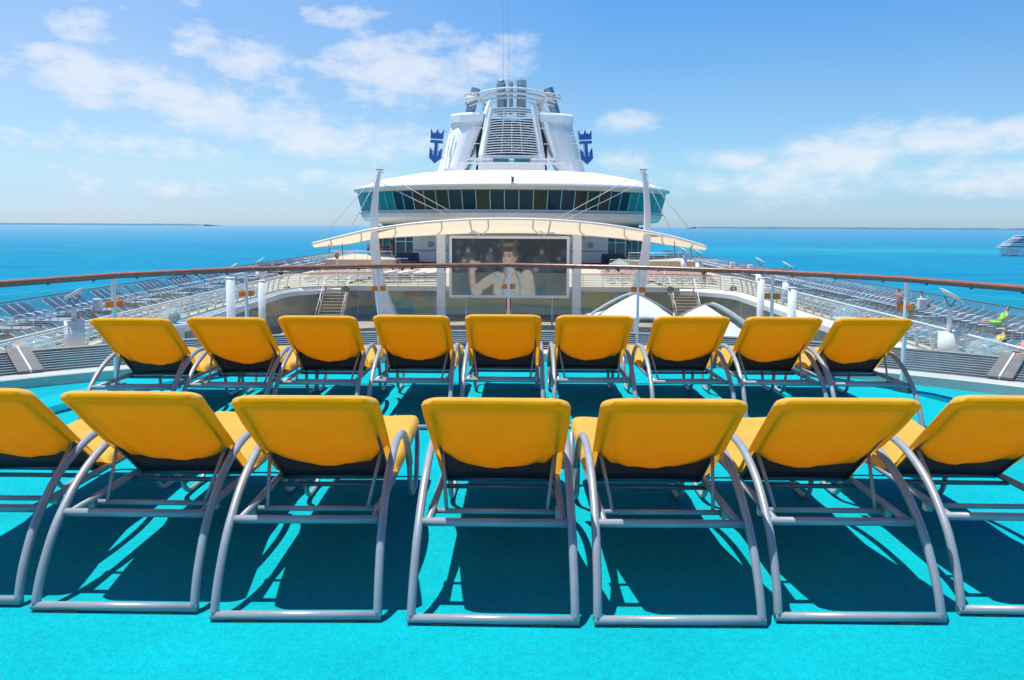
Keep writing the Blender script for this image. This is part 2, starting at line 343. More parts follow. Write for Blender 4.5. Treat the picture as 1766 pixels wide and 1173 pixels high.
# ------------------------------------------------------------------ sea, far land, our own deck
SEA = -45.0
def sea_mat():
    m = bpy.data.materials.new('sea_water'); m.use_nodes = True; nt = m.node_tree; nt.nodes.clear()
    o = nt.nodes.new('ShaderNodeOutputMaterial'); d = nt.nodes.new('ShaderNodeBsdfDiffuse'); g = nt.nodes.new('ShaderNodeBsdfGlossy')
    g.inputs['Roughness'].default_value = .28; g.inputs[0].default_value = (.9, .95, 1, 1)
    geo = nt.nodes.new('ShaderNodeNewGeometry'); mp = nt.nodes.new('ShaderNodeMapping'); mp.inputs['Scale'].default_value = (.0006, .0016, 1)
    nt.links.new(geo.outputs['Position'], mp.inputs[0])
    n = newnode(nt, 'ShaderNodeTexNoise', inp={'Scale': 1.6, 'Detail': 5, 'Roughness': .55}); nt.links.new(mp.outputs[0], n.inputs['Vector'])
    # shallows: paler turquoise close to the ship, deeper blue farther out, with drifting streaks
    ln = nt.nodes.new('ShaderNodeVectorMath'); ln.operation = 'LENGTH'; nt.links.new(geo.outputs['Position'], ln.inputs[0])
    mr = newnode(nt, 'ShaderNodeMapRange', inp={'From Min': 300, 'From Max': 900}); nt.links.new(ln.outputs['Value'], mr.inputs[0])
    f = math_n(nt, 'ADD', mr.outputs[0], math_n(nt, 'MULTIPLY', math_n(nt, 'SUBTRACT', n.outputs['Fac'], .5), 1.1), True)
    r = nt.nodes.new('ShaderNodeValToRGB'); e = r.color_ramp.elements
    e[0].position = .0; e[0].color = (.008, .30, .34, 1); e[1].position = 1; e[1].color = (.010, .19, .325, 1)
    k = e.new(.45); k.color = (.006, .225, .335, 1)
    nt.links.new(f, r.inputs[0])
    # bright turquoise shoal line
    sp = nt.nodes.new('ShaderNodeSeparateXYZ'); nt.links.new(geo.outputs['Position'], sp.inputs[0])
    band = math_n(nt, 'ABSOLUTE', math_n(nt, 'SUBTRACT', sp.outputs[1], math_n(nt, 'ADD', 1480, math_n(nt, 'MULTIPLY', n.outputs['Fac'], 300))))
    bm_ = newnode(nt, 'ShaderNodeMapRange', inp={'From Min': 0, 'From Max': 330, 'To Min': .55, 'To Max': 0}); nt.links.new(band, bm_.inputs[0])
    rt = newnode(nt, 'ShaderNodeMapRange', inp={'From Min': 100, 'From Max': 700}); nt.links.new(sp.outputs[0], rt.inputs[0])
    mx = nt.nodes.new('ShaderNodeMix'); mx.data_type = 'RGBA'; mx.inputs[7].default_value = (.03, .36, .38, 1)
    nt.links.new(math_n(nt, 'MULTIPLY', math_n(nt, 'MULTIPLY', bm_.outputs[0], rt.outputs[0]), .75), mx.inputs['Factor'])
    nt.links.new(r.outputs[0], mx.inputs[6])
    # wave texture: small chop visible in colour as well as in the normal
    w1 = newnode(nt, 'ShaderNodeTexNoise', inp={'Scale': .16, 'Detail': 7, 'Roughness': .75}); nt.links.new(geo.outputs['Position'], w1.inputs['Vector'])
    rw = nt.nodes.new('ShaderNodeValToRGB'); rw.color_ramp.elements[0].position = .3; rw.color_ramp.elements[1].position = .7
    rw.color_ramp.elements[0].color = (.60, .80, .88, 1); rw.color_ramp.elements[1].color = (1.35, 1.16, 1.08, 1)
    nt.links.new(w1.outputs['Fac'], rw.inputs[0])
    mm = nt.nodes.new('ShaderNodeMix'); mm.data_type = 'RGBA'; mm.blend_type = 'MULTIPLY'; mm.inputs['Factor'].default_value = 1
    nt.links.new(mx.outputs[2], mm.inputs[6]); nt.links.new(rw.outputs[0], mm.inputs[7]); nt.links.new(mm.outputs[2], d.inputs[0])
    bp = newnode(nt, 'ShaderNodeBump', inp={'Strength': .6, 'Distance': 1.2}); nt.links.new(w1.outputs['Fac'], bp.inputs['Height'])
    nt.links.new(bp.outputs[0], g.inputs['Normal']); nt.links.new(bp.outputs[0], d.inputs['Normal'])
    ms = nt.nodes.new('ShaderNodeMixShader'); lw = nt.nodes.new('ShaderNodeLayerWeight')
    nt.links.new(math_n(nt, 'ADD', .022, math_n(nt, 'MULTIPLY', math_n(nt, 'POWER', lw.outputs['Facing'], 75.0), .45)), ms.inputs[0])
    w2 = newnode(nt, 'ShaderNodeTexNoise', inp={'Scale': 1.0, 'Detail': 5, 'Roughness': .6}); mp2 = nt.nodes.new('ShaderNodeMapping'); mp2.inputs['Scale'].default_value = (.006, .022, 1)
    nt.links.new(geo.outputs['Position'], mp2.inputs[0]); nt.links.new(mp2.outputs[0], w2.inputs['Vector'])
    rw2 = nt.nodes.new('ShaderNodeValToRGB'); rw2.color_ramp.elements[0].position = .33; rw2.color_ramp.elements[1].position = .67
    rw2.color_ramp.elements[0].color = (.55, .84, .92, 1); rw2.color_ramp.elements[1].color = (1.2, 1.10, 1.04, 1); nt.links.new(w2.outputs['Fac'], rw2.inputs[0])
    m3 = nt.nodes.new('ShaderNodeMix'); m3.data_type = 'RGBA'; m3.blend_type = 'MULTIPLY'; m3.inputs['Factor'].default_value = 1
    nt.links.new(mm.outputs[2], m3.inputs[6]); nt.links.new(rw2.outputs[0], m3.inputs[7]); nt.links.new(m3.outputs[2], d.inputs[0])
    nt.links.new(d.outputs[0], ms.inputs[1]); nt.links.new(g.outputs[0], ms.inputs[2]); nt.links.new(ms.outputs[0], o.inputs[0])
    return m
def f(bm):
    n = 96; prev = None
    for r_ in (1, 400, 1200, 4000, 15000, 70000):
        ring = [bm.verts.new((r_*math.sin(2*math.pi*k/n), r_*math.cos(2*math.pi*k/n), SEA)) for k in range(n)]
        if prev:
            for k in range(n): bm.faces.new((prev[k], ring[k], ring[(k+1) % n], prev[(k+1) % n]))
        else: bm.faces.new(list(reversed(ring)))
        prev = ring
one('sea', f, sea_mat(), kind='structure')
def land(x0, x1, Y, hgt, seed):
    def f(bm):
        n = 90; A = []; B = []; C = []
        for k in range(n+1):
            t = k/n; X = (x0+(x1-x0)*t); h = hgt*(.97+.22*noise.noise(Vector((t*23, seed, 0))))*min(1, t*6+.75, (1-t)*6+.75)
            A.append(bm.verts.new((X, Y, SEA))); B.append(bm.verts.new((X, Y+60, SEA+max(4, h)))); C.append(bm.verts.new((X, Y+1500, SEA)))
        for k in range(n):
            bm.faces.new((A[k], A[k+1], B[k+1], B[k])); bm.faces.new((B[k], B[k+1], C[k+1], C[k]))
    return f
one('coast', land(at(-60, 392, 27000).x, at(352, 388, 27000).x, 27000, 62, 1), M['land'], kind='structure')
one('coast', land(at(1200, 391, 27000).x, at(1900, 400, 27000).x, 27000, 66, 5), M['land'], kind='structure')

KC = (0.0, 1.8)
def f(bm):
    n = 60; a0, a1 = R(-118), R(118)
    P = [(KC[0]+7.4*math.sin(a0+(a1-a0)*k/n), KC[1]+7.4*math.cos(a0+(a1-a0)*k/n)) for k in range(n+1)]
    P = list(reversed(P)) ; P += [(-6.5, -6), (6.5, -6)]
    prism(bm, P, -.25, 0)
one('sun_deck', f, M['carpet'], kind='structure')
A_ = (R(-92), R(92))
o = one('kerb', lambda bm: lathe(bm, [(7.4, -.2), (7.4, .095), (7.41, .105), (7.61, .105), (7.62, .095), (7.62, -.2)], 90, *A_, c=KC, smooth=False), M['kerb'], kind='structure')
# louvred vent ring outside the kerb
lv = empty('louvred_vent', (0, 1.8, 0), label='grey slatted vent strip curving round the foot of the wooden topped rail', cat='vent')
def prn(o): o.location = (0, -1.8, 0); return o
one_l = lambda name, fn, m: prn(one(name, fn, m, lv))
one_l('backing', lambda bm: lathe(bm, [(7.63, .03), (8.58, .12)], 120, *A_, c=KC), M['louvre_dark'])
def f(bm):
    ns = 9
    for i in range(ns):
        r0 = 7.66+i*.102; z0 = .075+i*.0105
        lathe(bm, [(r0, z0-.035), (r0, z0+.022), (r0+.042, z0+.022), (r0+.042, z0)], 120, *A_, c=KC, smooth=False)
one_l('slats', f, M['louvre'])
one_l('outer_lip', lambda bm: lathe(bm, [(8.58, .0), (8.58, .20), (8.66, .205), (8.66, -.6)], 120, *A_, c=KC, smooth=False), M['louvre'])
for ad in (-78, -60, -38.9, -25, -3+.0-9, 9, 24.0, 39.6, 60, 78):
    a = R(ad); d = Vector((math.sin(a), math.cos(a), 0)); s = Vector((d.y, -d.x, 0))
    if abs(ad) in (12, 9): continue
    def f(bm):
        p0 = Vector((0, 1.8, .125))+d*7.63; p1 = Vector((0, 1.8, .235))+d*8.6
        bar(bm, p0-s*.062, p1-s*.062, .10, .02); bar(bm, p0+s*.062, p1+s*.062, .10, .02)
    dv = one_l('divider', f, M['brown_strip'])
    t_ = one('joint_strip', lambda bm: bar(bm, Vector((0, 1.8, .13))+d*7.63, Vector((0, 1.8, .245))+d*8.6, .018, .03), M['white'], dv)

# ------------------------------------------------------------------ glass balustrade with wooden rail
S_ = 1.01
POSTS = [(-4.62, 3.2), (-4.52, 4.8), (-4.25, 6.12), (-3.80, 7.47), (-2.94, 8.69), (-1.60, 9.48), (-.022, 9.92), (1.56, 9.52), (2.92, 8.69), (3.85, 7.58), (4.32, 6.25), (4.56, 4.85), (4.65, 3.2)]
bal = empty('glass_balustrade', (0, 9.9, 0), label='curved glass balustrade with varnished wooden top rail and slim white posts', cat='railing')
def ch(o): o.location = (0, -9.9, 0) if o.type == 'MESH' else o.location; return o
RH = 1.115
def f(bm):
    pts = []
    for i in range(len(POSTS)-1):
        a = Vector((*POSTS[i], RH)); b = Vector((*POSTS[i+1], RH))
        if i == 0: pts.append(a)
        pts += [a.lerp(b, .5), b]
    # oval section, flattened
    n = 12; rings = []
    for i, p in enumerate(pts):
        t = (pts[min(i+1, len(pts)-1)]-pts[max(i-1, 0)]).normalized(); s = Vector((t.y, -t.x, 0))
        rings.append([bm.verts.new(p+s*.044*math.cos(2*math.pi*k/n)+Vector((0, 0, 0.021*math.sin(2*math.pi*k/n)))) for k in range(n)])
    for i in range(len(rings)-1):
        for k in range(n): bm.faces.new((rings[i][k], rings[i][(k+1) % n], rings[i+1][(k+1) % n], rings[i+1][k])).smooth = True
ch(one('wooden_rail', f, M['wood'], bal))
ch(one('rail_channel', lambda bm: [bar(bm, (*POSTS[i], RH-.030), (*POSTS[i+1], RH-.030), .03, .014) for i in range(len(POSTS)-1)], M['steel_dark'], bal))
for i, (x, y) in enumerate(POSTS):
    a = Vector(POSTS[max(i-1, 0)]); b = Vector(POSTS[min(i+1, len(POSTS)-1)]); t = (b-a).normalized(); rz = math.atan2(t.y, t.x)
    def f(bm):
        box(bm, (x, y, (RH-.03)/2), (.03, .042, RH-.04), rz)
    p = bevel_mod(ch(one('post', f, M['white'], bal)), .004)
    def f(bm):
        for s in (-1, 1):
            c = Vector((x, y, 0))+Vector((t.x, t.y, 0))*s*.052
            box(bm, (c.x, c.y, .835), (.068, .035, .062), rz)
    k = bevel_mod(one('glass_clamp', f, M['brass'], p), .006)
    def f(bm):
        box(bm, (x+.0, y, .03), (.16, .07, .06), rz)
    bevel_mod(one('foot_bracket', f, M['steel_dark'], p), .006)
    if i % 1 == 0 and i < len(POSTS)-1:
        q = POSTS[i+1]; A = Vector((x, y)); B = Vector(q); d = (B-A).normalized()*.035
        def f(bm):
            m1 = A+d; m2 = B-d; rz2 = math.atan2((B-A).y, (B-A).x); c = (A+B)/2
            box(bm, (c.x, c.y, (1.015+.09)/2), ((m2-m1).length, .010, 1.015-.09), rz2)
        ch(one('glass_pane', f, M['glass'], bal))
        for tt in (.16, .5, .84):
            c = A.lerp(B, tt); ch(one('screw_cap', lambda bm: box(bm, (c.x, c.y, RH-.043), (.02, .02, .016)), M['steel_dark'], bal))

# ------------------------------------------------------------------ yellow towelled loungers
def towel_meshes(seed):
    rnd = random.Random(seed); NU, NV = 26, 30
    T = Vector((0, .165, .878)); Hn = Vector((0, .80, .345)); D = (Hn-T); L = D.length; D.normalize()
    N = Vector((0, D.z, -D.y)).normalized()          # towards front / up
    if N.z < 0: N = -N
    bm = bmesh.new()
    def wid(s):
        return .262+.052*(s/.032) if s < .032 else .314-.022*max(0, (s-.2)/L)
    def smax(u): return L*(.555+.255*(1-abs(u)**2.0))
    sd = rnd.uniform(0, 50); lean = rnd.uniform(-.012, .012)
    front = []; back = []
    for j in range(NV+1):
        s = L*(j/NV)**2.0
        fr = []; bk = []
        for i in range(NU+1):
            u = -1+2*i/NU
            rnd_ = math.sqrt(max(0.0, 1-(max(0, .030-s)/.030)**2)); th = (.027*rnd_ if s < .03 else .016+.011*math.exp(-(s-.03)/.06))*(1-.55*abs(u)**16)
            sF = s; W = wid(sF)
            wr = noise.noise(Vector((u*2.2+sd, sF*5, 0)))*.009*min(1, max(0, sF-.06)*8)
            P = T+D*sF+N*(th+wr)+Vector((u*W+lean*sF, 0, 0)); fr.append(bm.verts.new(P))
            sB = s/L*smax(u); W = wid(sB)
            # hanging flap: gentle hollows and soft vertical folds close to the two sides
            fold = .020*math.exp(-((abs(u)-.83+.25*sB)/.055)**2)*min(1, sB*3)*(.5+.5*math.sin(3*u+sd))-.004*math.exp(-((sB-.50)/.10)**2)*math.sin(u*14+sd)+noise.noise(Vector((u*2.6+sd, sB*3.4, 3)))*.016*min(1, max(0, sB-.06)*6)+noise.noise(Vector((u*9+sd+sB*4, sB*2.0, 8)))*.006*min(1, max(0, sB-.06)*6)
            th2 = (.027*rnd_ if s < .03 else .014+.013*math.exp(-(s-.03)/.08))*(1-.55*abs(u)**16)
            P = T+D*sB-N*(th2+fold)+Vector((u*W*(1.0+.015*math.sin(sB*9+sd))+lean*sB, 0, 0)); bk.append(bm.verts.new(P))
        front.append(fr); back.append(bk)
    for j in range(NV):
        for i in range(NU):
            bm.faces.new((front[j][i], front[j+1][i], front[j+1][i+1], front[j][i+1]))
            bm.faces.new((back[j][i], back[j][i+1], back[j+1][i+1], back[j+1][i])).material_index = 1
        bm.faces.new((front[j][0], back[j][0], back[j+1][0], front[j+1][0]))
        bm.faces.new((front[j][NU], front[j+1][NU], back[j+1][NU], back[j][NU]))
    for i in range(NU): bm.faces.new((front[0][i], front[0][i+1], back[0][i+1], back[0][i]))
    # the towel goes on over the seat; its long edges hang down
    rows = [front[-1]]; NS = 20
    for j in range(1, NS+1):
        y = Hn.y+(1.80-Hn.y)*j/NS; row = []
        for i in range(NU+1):
            u = -1+2*i/NU
            z = .405-.03*math.sin(math.pi*min(1, j/NS))*(1-u*u)+noise.noise(Vector((u*2+sd, y*4, 7)))*.010
            W = .315+.012*noise.noise(Vector((y*5, sd, 2 if u > 0 else 9)))
            x = u*W
            if abs(u) > .84:
                k = (abs(u)-.84)/.16; z -= k*(.05+.025*noise.noise(Vector((y*6, sd, u)))); x = math.copysign(W*(.90+.06*math.sin(k*1.57)), u)
            else: x = u/.84*W*.90
            if j == 1: z = z*.6+(front[-1][i].co.z)*.4
            row.append(bm.verts.new((x, y, z)))
        rows.append(row)
    for j in range(NS):
        for i in range(NU): bm.faces.new((rows[j][i], rows[j+1][i], rows[j+1][i+1], rows[j][i+1]))
    for fc in bm.faces: fc.smooth = True
    bmesh.ops.recalc_face_normals(bm, faces=bm.faces)
    return bm

def make_pool_lounger(seed):
    root = empty('sun_lounger')
    prof = [(0, .021), (.025, .10), (.07, .19), (.16, .315), (.32, .445), (.50, .525), (.68, .56), (.86, .545), (1.00, .475), (1.09, .375), (1.13, .30)]
    for s in (-1, 1):
        def f(bm):
            pts = curve_pts([(s*(.332-.012*min(1, z/.5)), y, z) for (y, z) in prof], 5)
            tube(bm, pts, .0185, 10)
        one('side_arch', f, M['steel'], root)
    o = one('base_bar', lambda bm: (tube(bm, [(-.345, 0, .021), (.345, 0, .021)], .0185, 10),), M['steel'], root)
    for s in (-1, 1):
        one('foot_pad', lambda bm: box(bm, (s*.2, 0, .003), (.10, .036, .010)), M['rubber'], o)
    one('rear_bar', lambda bm: tube(bm, [(-.322, .20, .345), (.322, .20, .345)], .0175, 10), M['steel'], root)
    # seat rails run from the rear bar to a front U
    def f(bm):
        tube(bm, round_poly([(-.285, .20, .345), (-.285, 1.86, .33), (.285, 1.86, .33), (.285, .20, .345)], .08), .0165, 10)
    one('seat_frame', f, M['steel'], root)
    for y in (.72, 1.2, 1.6): one('seat_crossbar', lambda bm: tube(bm, [(-.28, y, .325), (.28, y, .325)], .012, 8), M['steel_dark'], root)
    one('prop_bar', lambda bm: (tube(bm, [(-.29, .385, .325), (.27, .385, .325)], .0125, 8), box(bm, (-.29, .385, .325), (.03, .035, .045)), box(bm, (.275, .385, .325), (.03, .035, .045))), M['steel'], root)
    for s in (-1, 1):
        one('prop_strut', lambda bm: tube(bm, [(s*.225, .385, .325), (s*.262, .56, .545)], .0085, 8), M['steel'], root)
        def f(bm):   # front legs: narrow U skids
            x = s*.30
            tube(bm, round_poly([(x, 1.30, .33), (x, 1.36, .02), (x, 1.66, .02), (x, 1.74, .33)], .11, 7), .015, 8)
        one('front_leg', f, M['steel'], root)
    T = Vector((0, .190, .857)); Hn = Vector((0, .80, .337))
    def f(bm):
        w_ = .266
        tube(bm, round_poly([Hn+Vector((-w_, .0, 0)), T+Vector((-w_, 0, 0)), T+Vector((w_, 0, 0)), Hn+Vector((w_, 0, 0))], .04), .0085, 8)
        tube(bm, [Hn+Vector((-w_, 0, 0)), Hn+Vector((w_, 0, 0))], .0125, 8)
    one('back_frame', f, M['steel_dark'], root)
    def f(bm):       # the bare sling shows only below the curved hem of the towel
        rows = []
        for i in range(13):
            u = -1+i/6; f0 = (.555+.255*(1-u*u))-.015; x = u*.268
            rows.append([bm.verts.new(T.lerp(Hn, f0+(1-f0)*j/2)+Vector((x, .006+q, q))) for q in (0, .004) for j in range(3)])
        for i in range(12):
            for j in (0, 1, 3, 4): bm.faces.new((rows[i][j], rows[i+1][j], rows[i+1][j+1], rows[i][j+1]))
    one('back_sling', f, M['navy_mesh'], root)
    one('seat_sling', lambda bm: box(bm, (0, 1.30, .348), (.53, 1.0, .006)), M['navy_mesh'], root)
    tw = finish('towel', towel_meshes(seed), [M['towel'], M['towel_backlit']], root, True)
    s = tw.modifiers.new('sub', 'SUBSURF'); s.levels = 1; s.render_levels = 1
    return root
def copy_tree(o, parent=None):
    c = o.copy(); COL.objects.link(c)
    if parent: c.parent = parent
    for k in o.children: copy_tree(k, c)
    return c
protos = [make_pool_lounger(s) for s in (1, 2, 3)]
used = set()
PLACES = ['leftmost, cut off by the edge of the view', 'second from the left', 'third from the left', 'at the middle', 'third from the right', 'second from the right', 'rightmost, cut off by the edge of the view']
row1 = [(-2.39, 3.17), (-1.63, 3.12), (-.862, 3.055), (-.062, 3.03), (.690, 3.03), (1.43, 3.065), (2.215, 3.13)]
row2 = [(-2.90, 5.74), (-2.21, 5.84), (-1.53, 5.97), (-.80, 6.05), (-.06, 6.12), (.685, 6.11), (1.47, 6.07), (2.20, 6.06), (2.90, 6.01)]
PL2 = ['leftmost, next to the kerb', 'second from the left', 'third from the left', 'fourth from the left, just left of the screen', 'middle one, straight below the big screen', 'fourth from the right, just right of the screen', 'third from the right', 'second from the right', 'rightmost, next to the kerb']
def place(i, x, y, lab, grp):
    p = protos[i % 3]
    if i % 3 not in used: used.add(i % 3); o = p
    else: o = copy_tree(p)
    o.location = (x, y, 0.0); o.rotation_euler.z = R(random.uniform(-1.3, 1.3))
    for m_ in (): pass
    setp(o, lab, 'sun lounger', grp)
for i, (x, y) in enumerate(row1):
    place(i, x, y, 'yellow towelled lounger in the nearer row, '+PLACES[i], 'yellow towelled loungers in the nearer row')
for i, (x, y) in enumerate(row2):
    place(i+1, x, y, 'yellow towelled lounger in the farther row, '+PL2[i], 'yellow towelled loungers in the farther row')

# ------------------------------------------------------------------ the ship ahead: decks
ZA = -3.7; ZP = -3.3; ZB = -6.8
OW = 18.4; OY1 = 68.6
def arc2(cx, cy, r, a0, a1, n=8): return [(cx+r*math.cos(R(a0+(a1-a0)*k/n)), cy+r*math.sin(R(a0+(a1-a0)*k/n))) for k in range(n+1)]
OPEN = [(OW-.6, 20.0), (OW, 40)]+arc2(OW+.6-5, OY1-5, 5, 0, 90)+arc2(-(OW+.6-5), OY1-5, 5, 90, 180)+[(-OW, 40), (-(OW-.6), 20.0)]
def f(bm):
    outer = [(25.6, 4.0), (25.6, 150), (-25.6, 150), (-25.6, 4.0)]
    inn = [(OW-.6, 4.0)]+OPEN+[(-(OW-.6), 4.0)]
    # two side strips and the far part, as quads along the opening
    top = lambda p: bm.verts.new((p[0], p[1], ZA)); bot = lambda p: bm.verts.new((p[0], p[1], ZA-.42))
    P = inn; n = len(P)
    def outp(p):
        if p[1] < OY1-5: return (math.copysign(25.6, p[0]), p[1])
        if abs(p[0]) > OW+.6-5: 
            a = math.atan2(p[1]-(OY1-5), abs(p[0])-(OW+.6-5)); 
            if a < R(45): return (math.copysign(25.6, p[0]), OY1-5+(150-OY1+5)*math.tan(a)) 
            return (math.copysign(25.6/ math.tan(a) if math.tan(a) > 1 else 25.6, p[0]), 150)
        return (p[0], 150)
    I = [top(p) for p in P]; J = [bot(p) for p in P]; O = [top(outp(p)) for p in P]
    for k in range(n-1):
        bm.faces.new((I[k], O[k], O[k+1], I[k+1]) if True else ())
        bm.faces.new((I[k], I[k+1], J[k+1], J[k])).material_index = 1
    bmesh.ops.recalc_face_normals(bm, faces=bm.faces)
one('upper_deck', f, [M['cream_deck'], M['offwhite']], kind='structure')
one('pool_deck', lambda bm: box(bm, (0, 44, ZB-.2), (50, 84, .4)), M['pool_floor'], kind='structure')
def f(bm):
    P = [(-25.7, 2), (-25.7, 150), (-14, 195), (0, 210), (14, 195), (25.7, 150), (25.7, 2), (22, -30), (-22, -30)]
    prism(bm, [(p[0], p[1]) for p in reversed(P)], SEA-2, ZB-.45)
one('ship_hull', f, M['white'], kind='structure')
one('aft_tower_wall', lambda bm: lathe(bm, [(7.3, -.26), (7.3, ZB+.01)], 60, R(-110), R(110), c=KC), M['white'], kind='structure')
# raised side terraces, running track
for s in (-1, 1):
    def f(bm):
        P = [(22.0, 8), (22.2, 34), (23.0, 64), (23.4, 100), (23.4, 112)]
        Q = [(25.58, 112), (25.58, 8)]
        pp = [(s*x, y) for x, y in P+Q]
        prism(bm, pp if s > 0 else list(reversed(pp)), ZA+.004, ZP)
    setp(one('side_terrace', f, M['plat']), kind='structure')
    def f(bm):
        P = [(21.9, 8), (22.12, 34), (22.9, 64)]; Q = [(21.4, 64), (20.75, 34), (20.5, 8)]
        vs = [bm.verts.new((s*x, y, ZA+.01)) for x, y in P+Q]; bm.faces.new(vs)
        bmesh.ops.recalc_face_normals(bm, faces=bm.faces)
    setp(one('running_track', f, M['track']), kind='structure')

def dedupe(P, step):
    # walk along a 2D polyline at equal steps
    res = []; carry = 0.0
    for i in range(len(P)-1):
        a = Vector(P[i]); b = Vector(P[i+1]); L = (b-a).length; t = carry
        while t < L:
            res.append((a+(b-a)*(t/L), (b-a).normalized())); t += step
        carry = t-L
    return res
def railing(name, label, P, z, h, bars, step, m_top, m_bar, lean=0.0, r_top=.035, r_bar=.018, post_w=.06, glass=None, group=None, inward=1, curved=False):
    root = empty(name, (P[0][0], P[0][1], z), label=label, cat='railing', group=group)
    off = Vector((-P[0][0], -P[0][1], -z))
    def at_h(q, nrm, k): return Vector((q[0], q[1], z+h*k))+Vector((nrm.x, nrm.y, 0))*lean*inward*(k**1.6 if curved else k)
    path = []
    for i, p in enumerate(P):
        a = Vector(P[max(i-1, 0)]); b = Vector(P[min(i+1, len(P)-1)]); t = (b-a).normalized(); path.append((Vector(p), Vector((-t.y, t.x))))
    def add(nm, fn, m): o_ = one(nm, fn, m, root); o_.location = off; return o_
    add('top_rail', lambda bm: tube(bm, [at_h(q, n_, 1) for q, n_ in path], r_top, 6), m_top)
    for k in range(bars):
        kk = .14+(.84-.08)*k/max(1, bars-1)*1.0 if bars > 1 else .5
        add('cross_bar', lambda bm: tube(bm, [at_h(q, n_, kk) for q, n_ in path], r_bar, 5), m_bar)
    if glass:
        def f(bm):
            prev = None
            for q, n_ in path:
                c = (bm.verts.new(at_h(q, n_, .08)), bm.verts.new(at_h(q, n_, .93)))
                if prev: bm.faces.new((prev[0], c[0], c[1], prev[1]))
                prev = c
        o_ = add('glass_panel', f, glass); s_ = o_.modifiers.new('solid', 'SOLIDIFY'); s_.thickness = .02
    pm = None
    for q, t in dedupe(P, step):
        n_ = Vector((-t.y, t.x)); 
        if pm is None:
            bm = bmesh.new()
            prev = Vector((0, 0, 0)); K = 5 if curved else 1
            for k in range(1, K+1):
                u = k/K; c = Vector((0, lean*inward*(u**1.6 if curved else u), h*u)); bar(bm, prev, c, .045, post_w) ; prev = c
            pm = finish('post', bm, m_bar, root); po = pm
        else:
            po = pm.copy(); COL.objects.link(po); po.parent = root
        po.location = (q.x-P[0][0], q.y-P[0][1], 0); po.rotation_euler = (0, 0, math.atan2(t.y, t.x))
    return root
RIN = [(p[0], p[1]) for p in OPEN]
def mid(P, y0=26): return [p for p in P if p[1] > y0-8]
right_in = [(OW+.05-.5, 22), (OW+.15, 40)]+arc2(OW+.6-5, OY1-5, 5.1, 0, 35, 4)
railing('deck_railing', 'white railing of five bars along the right edge of the pool opening', right_in, ZA, 1.15, 5, 1.45, M['white'], M['white'], lean=.28, inward=1, curved=True, post_w=.12, r_bar=.03, r_top=.045)
railing('deck_railing', 'white railing of five bars along the left edge of the pool opening', [(-x, y) for x, y in right_in], ZA, 1.15, 5, 1.45, M['white'], M['white'], lean=.28, inward=-1, curved=True, post_w=.12, r_bar=.03, r_top=.045)
far_r = arc2(OW+.6-5, OY1-5, 5.1, 38, 90, 5)+[(5.7, OY1+.1)]
railing('bridge_railing', 'white railing on the far side of the pool right of the big screen', far_r, ZA, 1.15, 5, 1.75, M['wood2'], M['white'], post_w=.12, r_bar=.036, lean=.15, inward=1, curved=True)
railing('bridge_railing', 'white railing on the far side of the pool left of the big screen', [(-x, y) for x, y in far_r], ZA, 1.15, 5, 1.75, M['wood2'], M['white'], post_w=.12, r_bar=.036, lean=.15, inward=-1, curved=True)
for s, nm in ((-1, 'left'), (1, 'right')):
    railing('side_railing', 'brown topped glass railing along the far %s side of the ship above the sea' % nm, [(s*24.5, 14), (s*24.7, 40), (s*25.3, 80), (s*25.3, 130)], ZP, 1.05, 2, 1.9, M['wood2'], M['white'], glass=M['wind_glass'], r_bar=.015)
    one('terrace_trim', lambda bm: tube(bm, [(s*21.97, 8, ZP+.03), (s*22.17, 34, ZP+.03), (s*22.97, 64, ZP+.03), (s*23.37, 100, ZP+.03)], .05, 6), M['wood2'], kind='structure')
# struts under the terrace lip
    for x0, x1, lab in ((657, 704, 'a'),) if s < 0 else ((1052, 1098, 'b'),):
        a = at(x0, 452, 99); b = at(x1, 452, 99)
        railing('terrace_railing', 'short white railing before the dark wicker seats %s of the screen' % nm, [(a.x, 99), (b.x, 99)], ZA, 1.15, 4, 1.2, M['white'], M['white'], post_w=.06)

# fascia ledge of white plates on the inside of the opening (sunlit lip)
def ledge(s):
    def f(bm):
        P = [(OW-.6, 18), (OW, 40)]+arc2(OW+.6-5, OY1-5, 5, 0, 80, 8)
        prev = None
        for i, (x, y) in enumerate(P):
            nx, ny = (-1, 0) if y < OY1-5 else ((OW+.6-5-x)/5, (OY1-5-y)/5)
            c = (bm.verts.new((s*x, y, ZA-.05)), bm.verts.new((s*(x+nx*.45), y+ny*.45, ZA-.30)), bm.verts.new((s*(x+nx*.45), y+ny*.45, ZA-.65)), bm.verts.new((s*x, y, ZA-.65)))
            if prev:
                for k in range(3): bm.faces.new((prev[k], prev[k+1], c[k+1], c[k]))
            prev = c
        bmesh.ops.recalc_face_normals(bm, faces=bm.faces)
    return f
for s in (-1, 1): setp(one('deck_edge', ledge(s), M['white']), kind='structure')

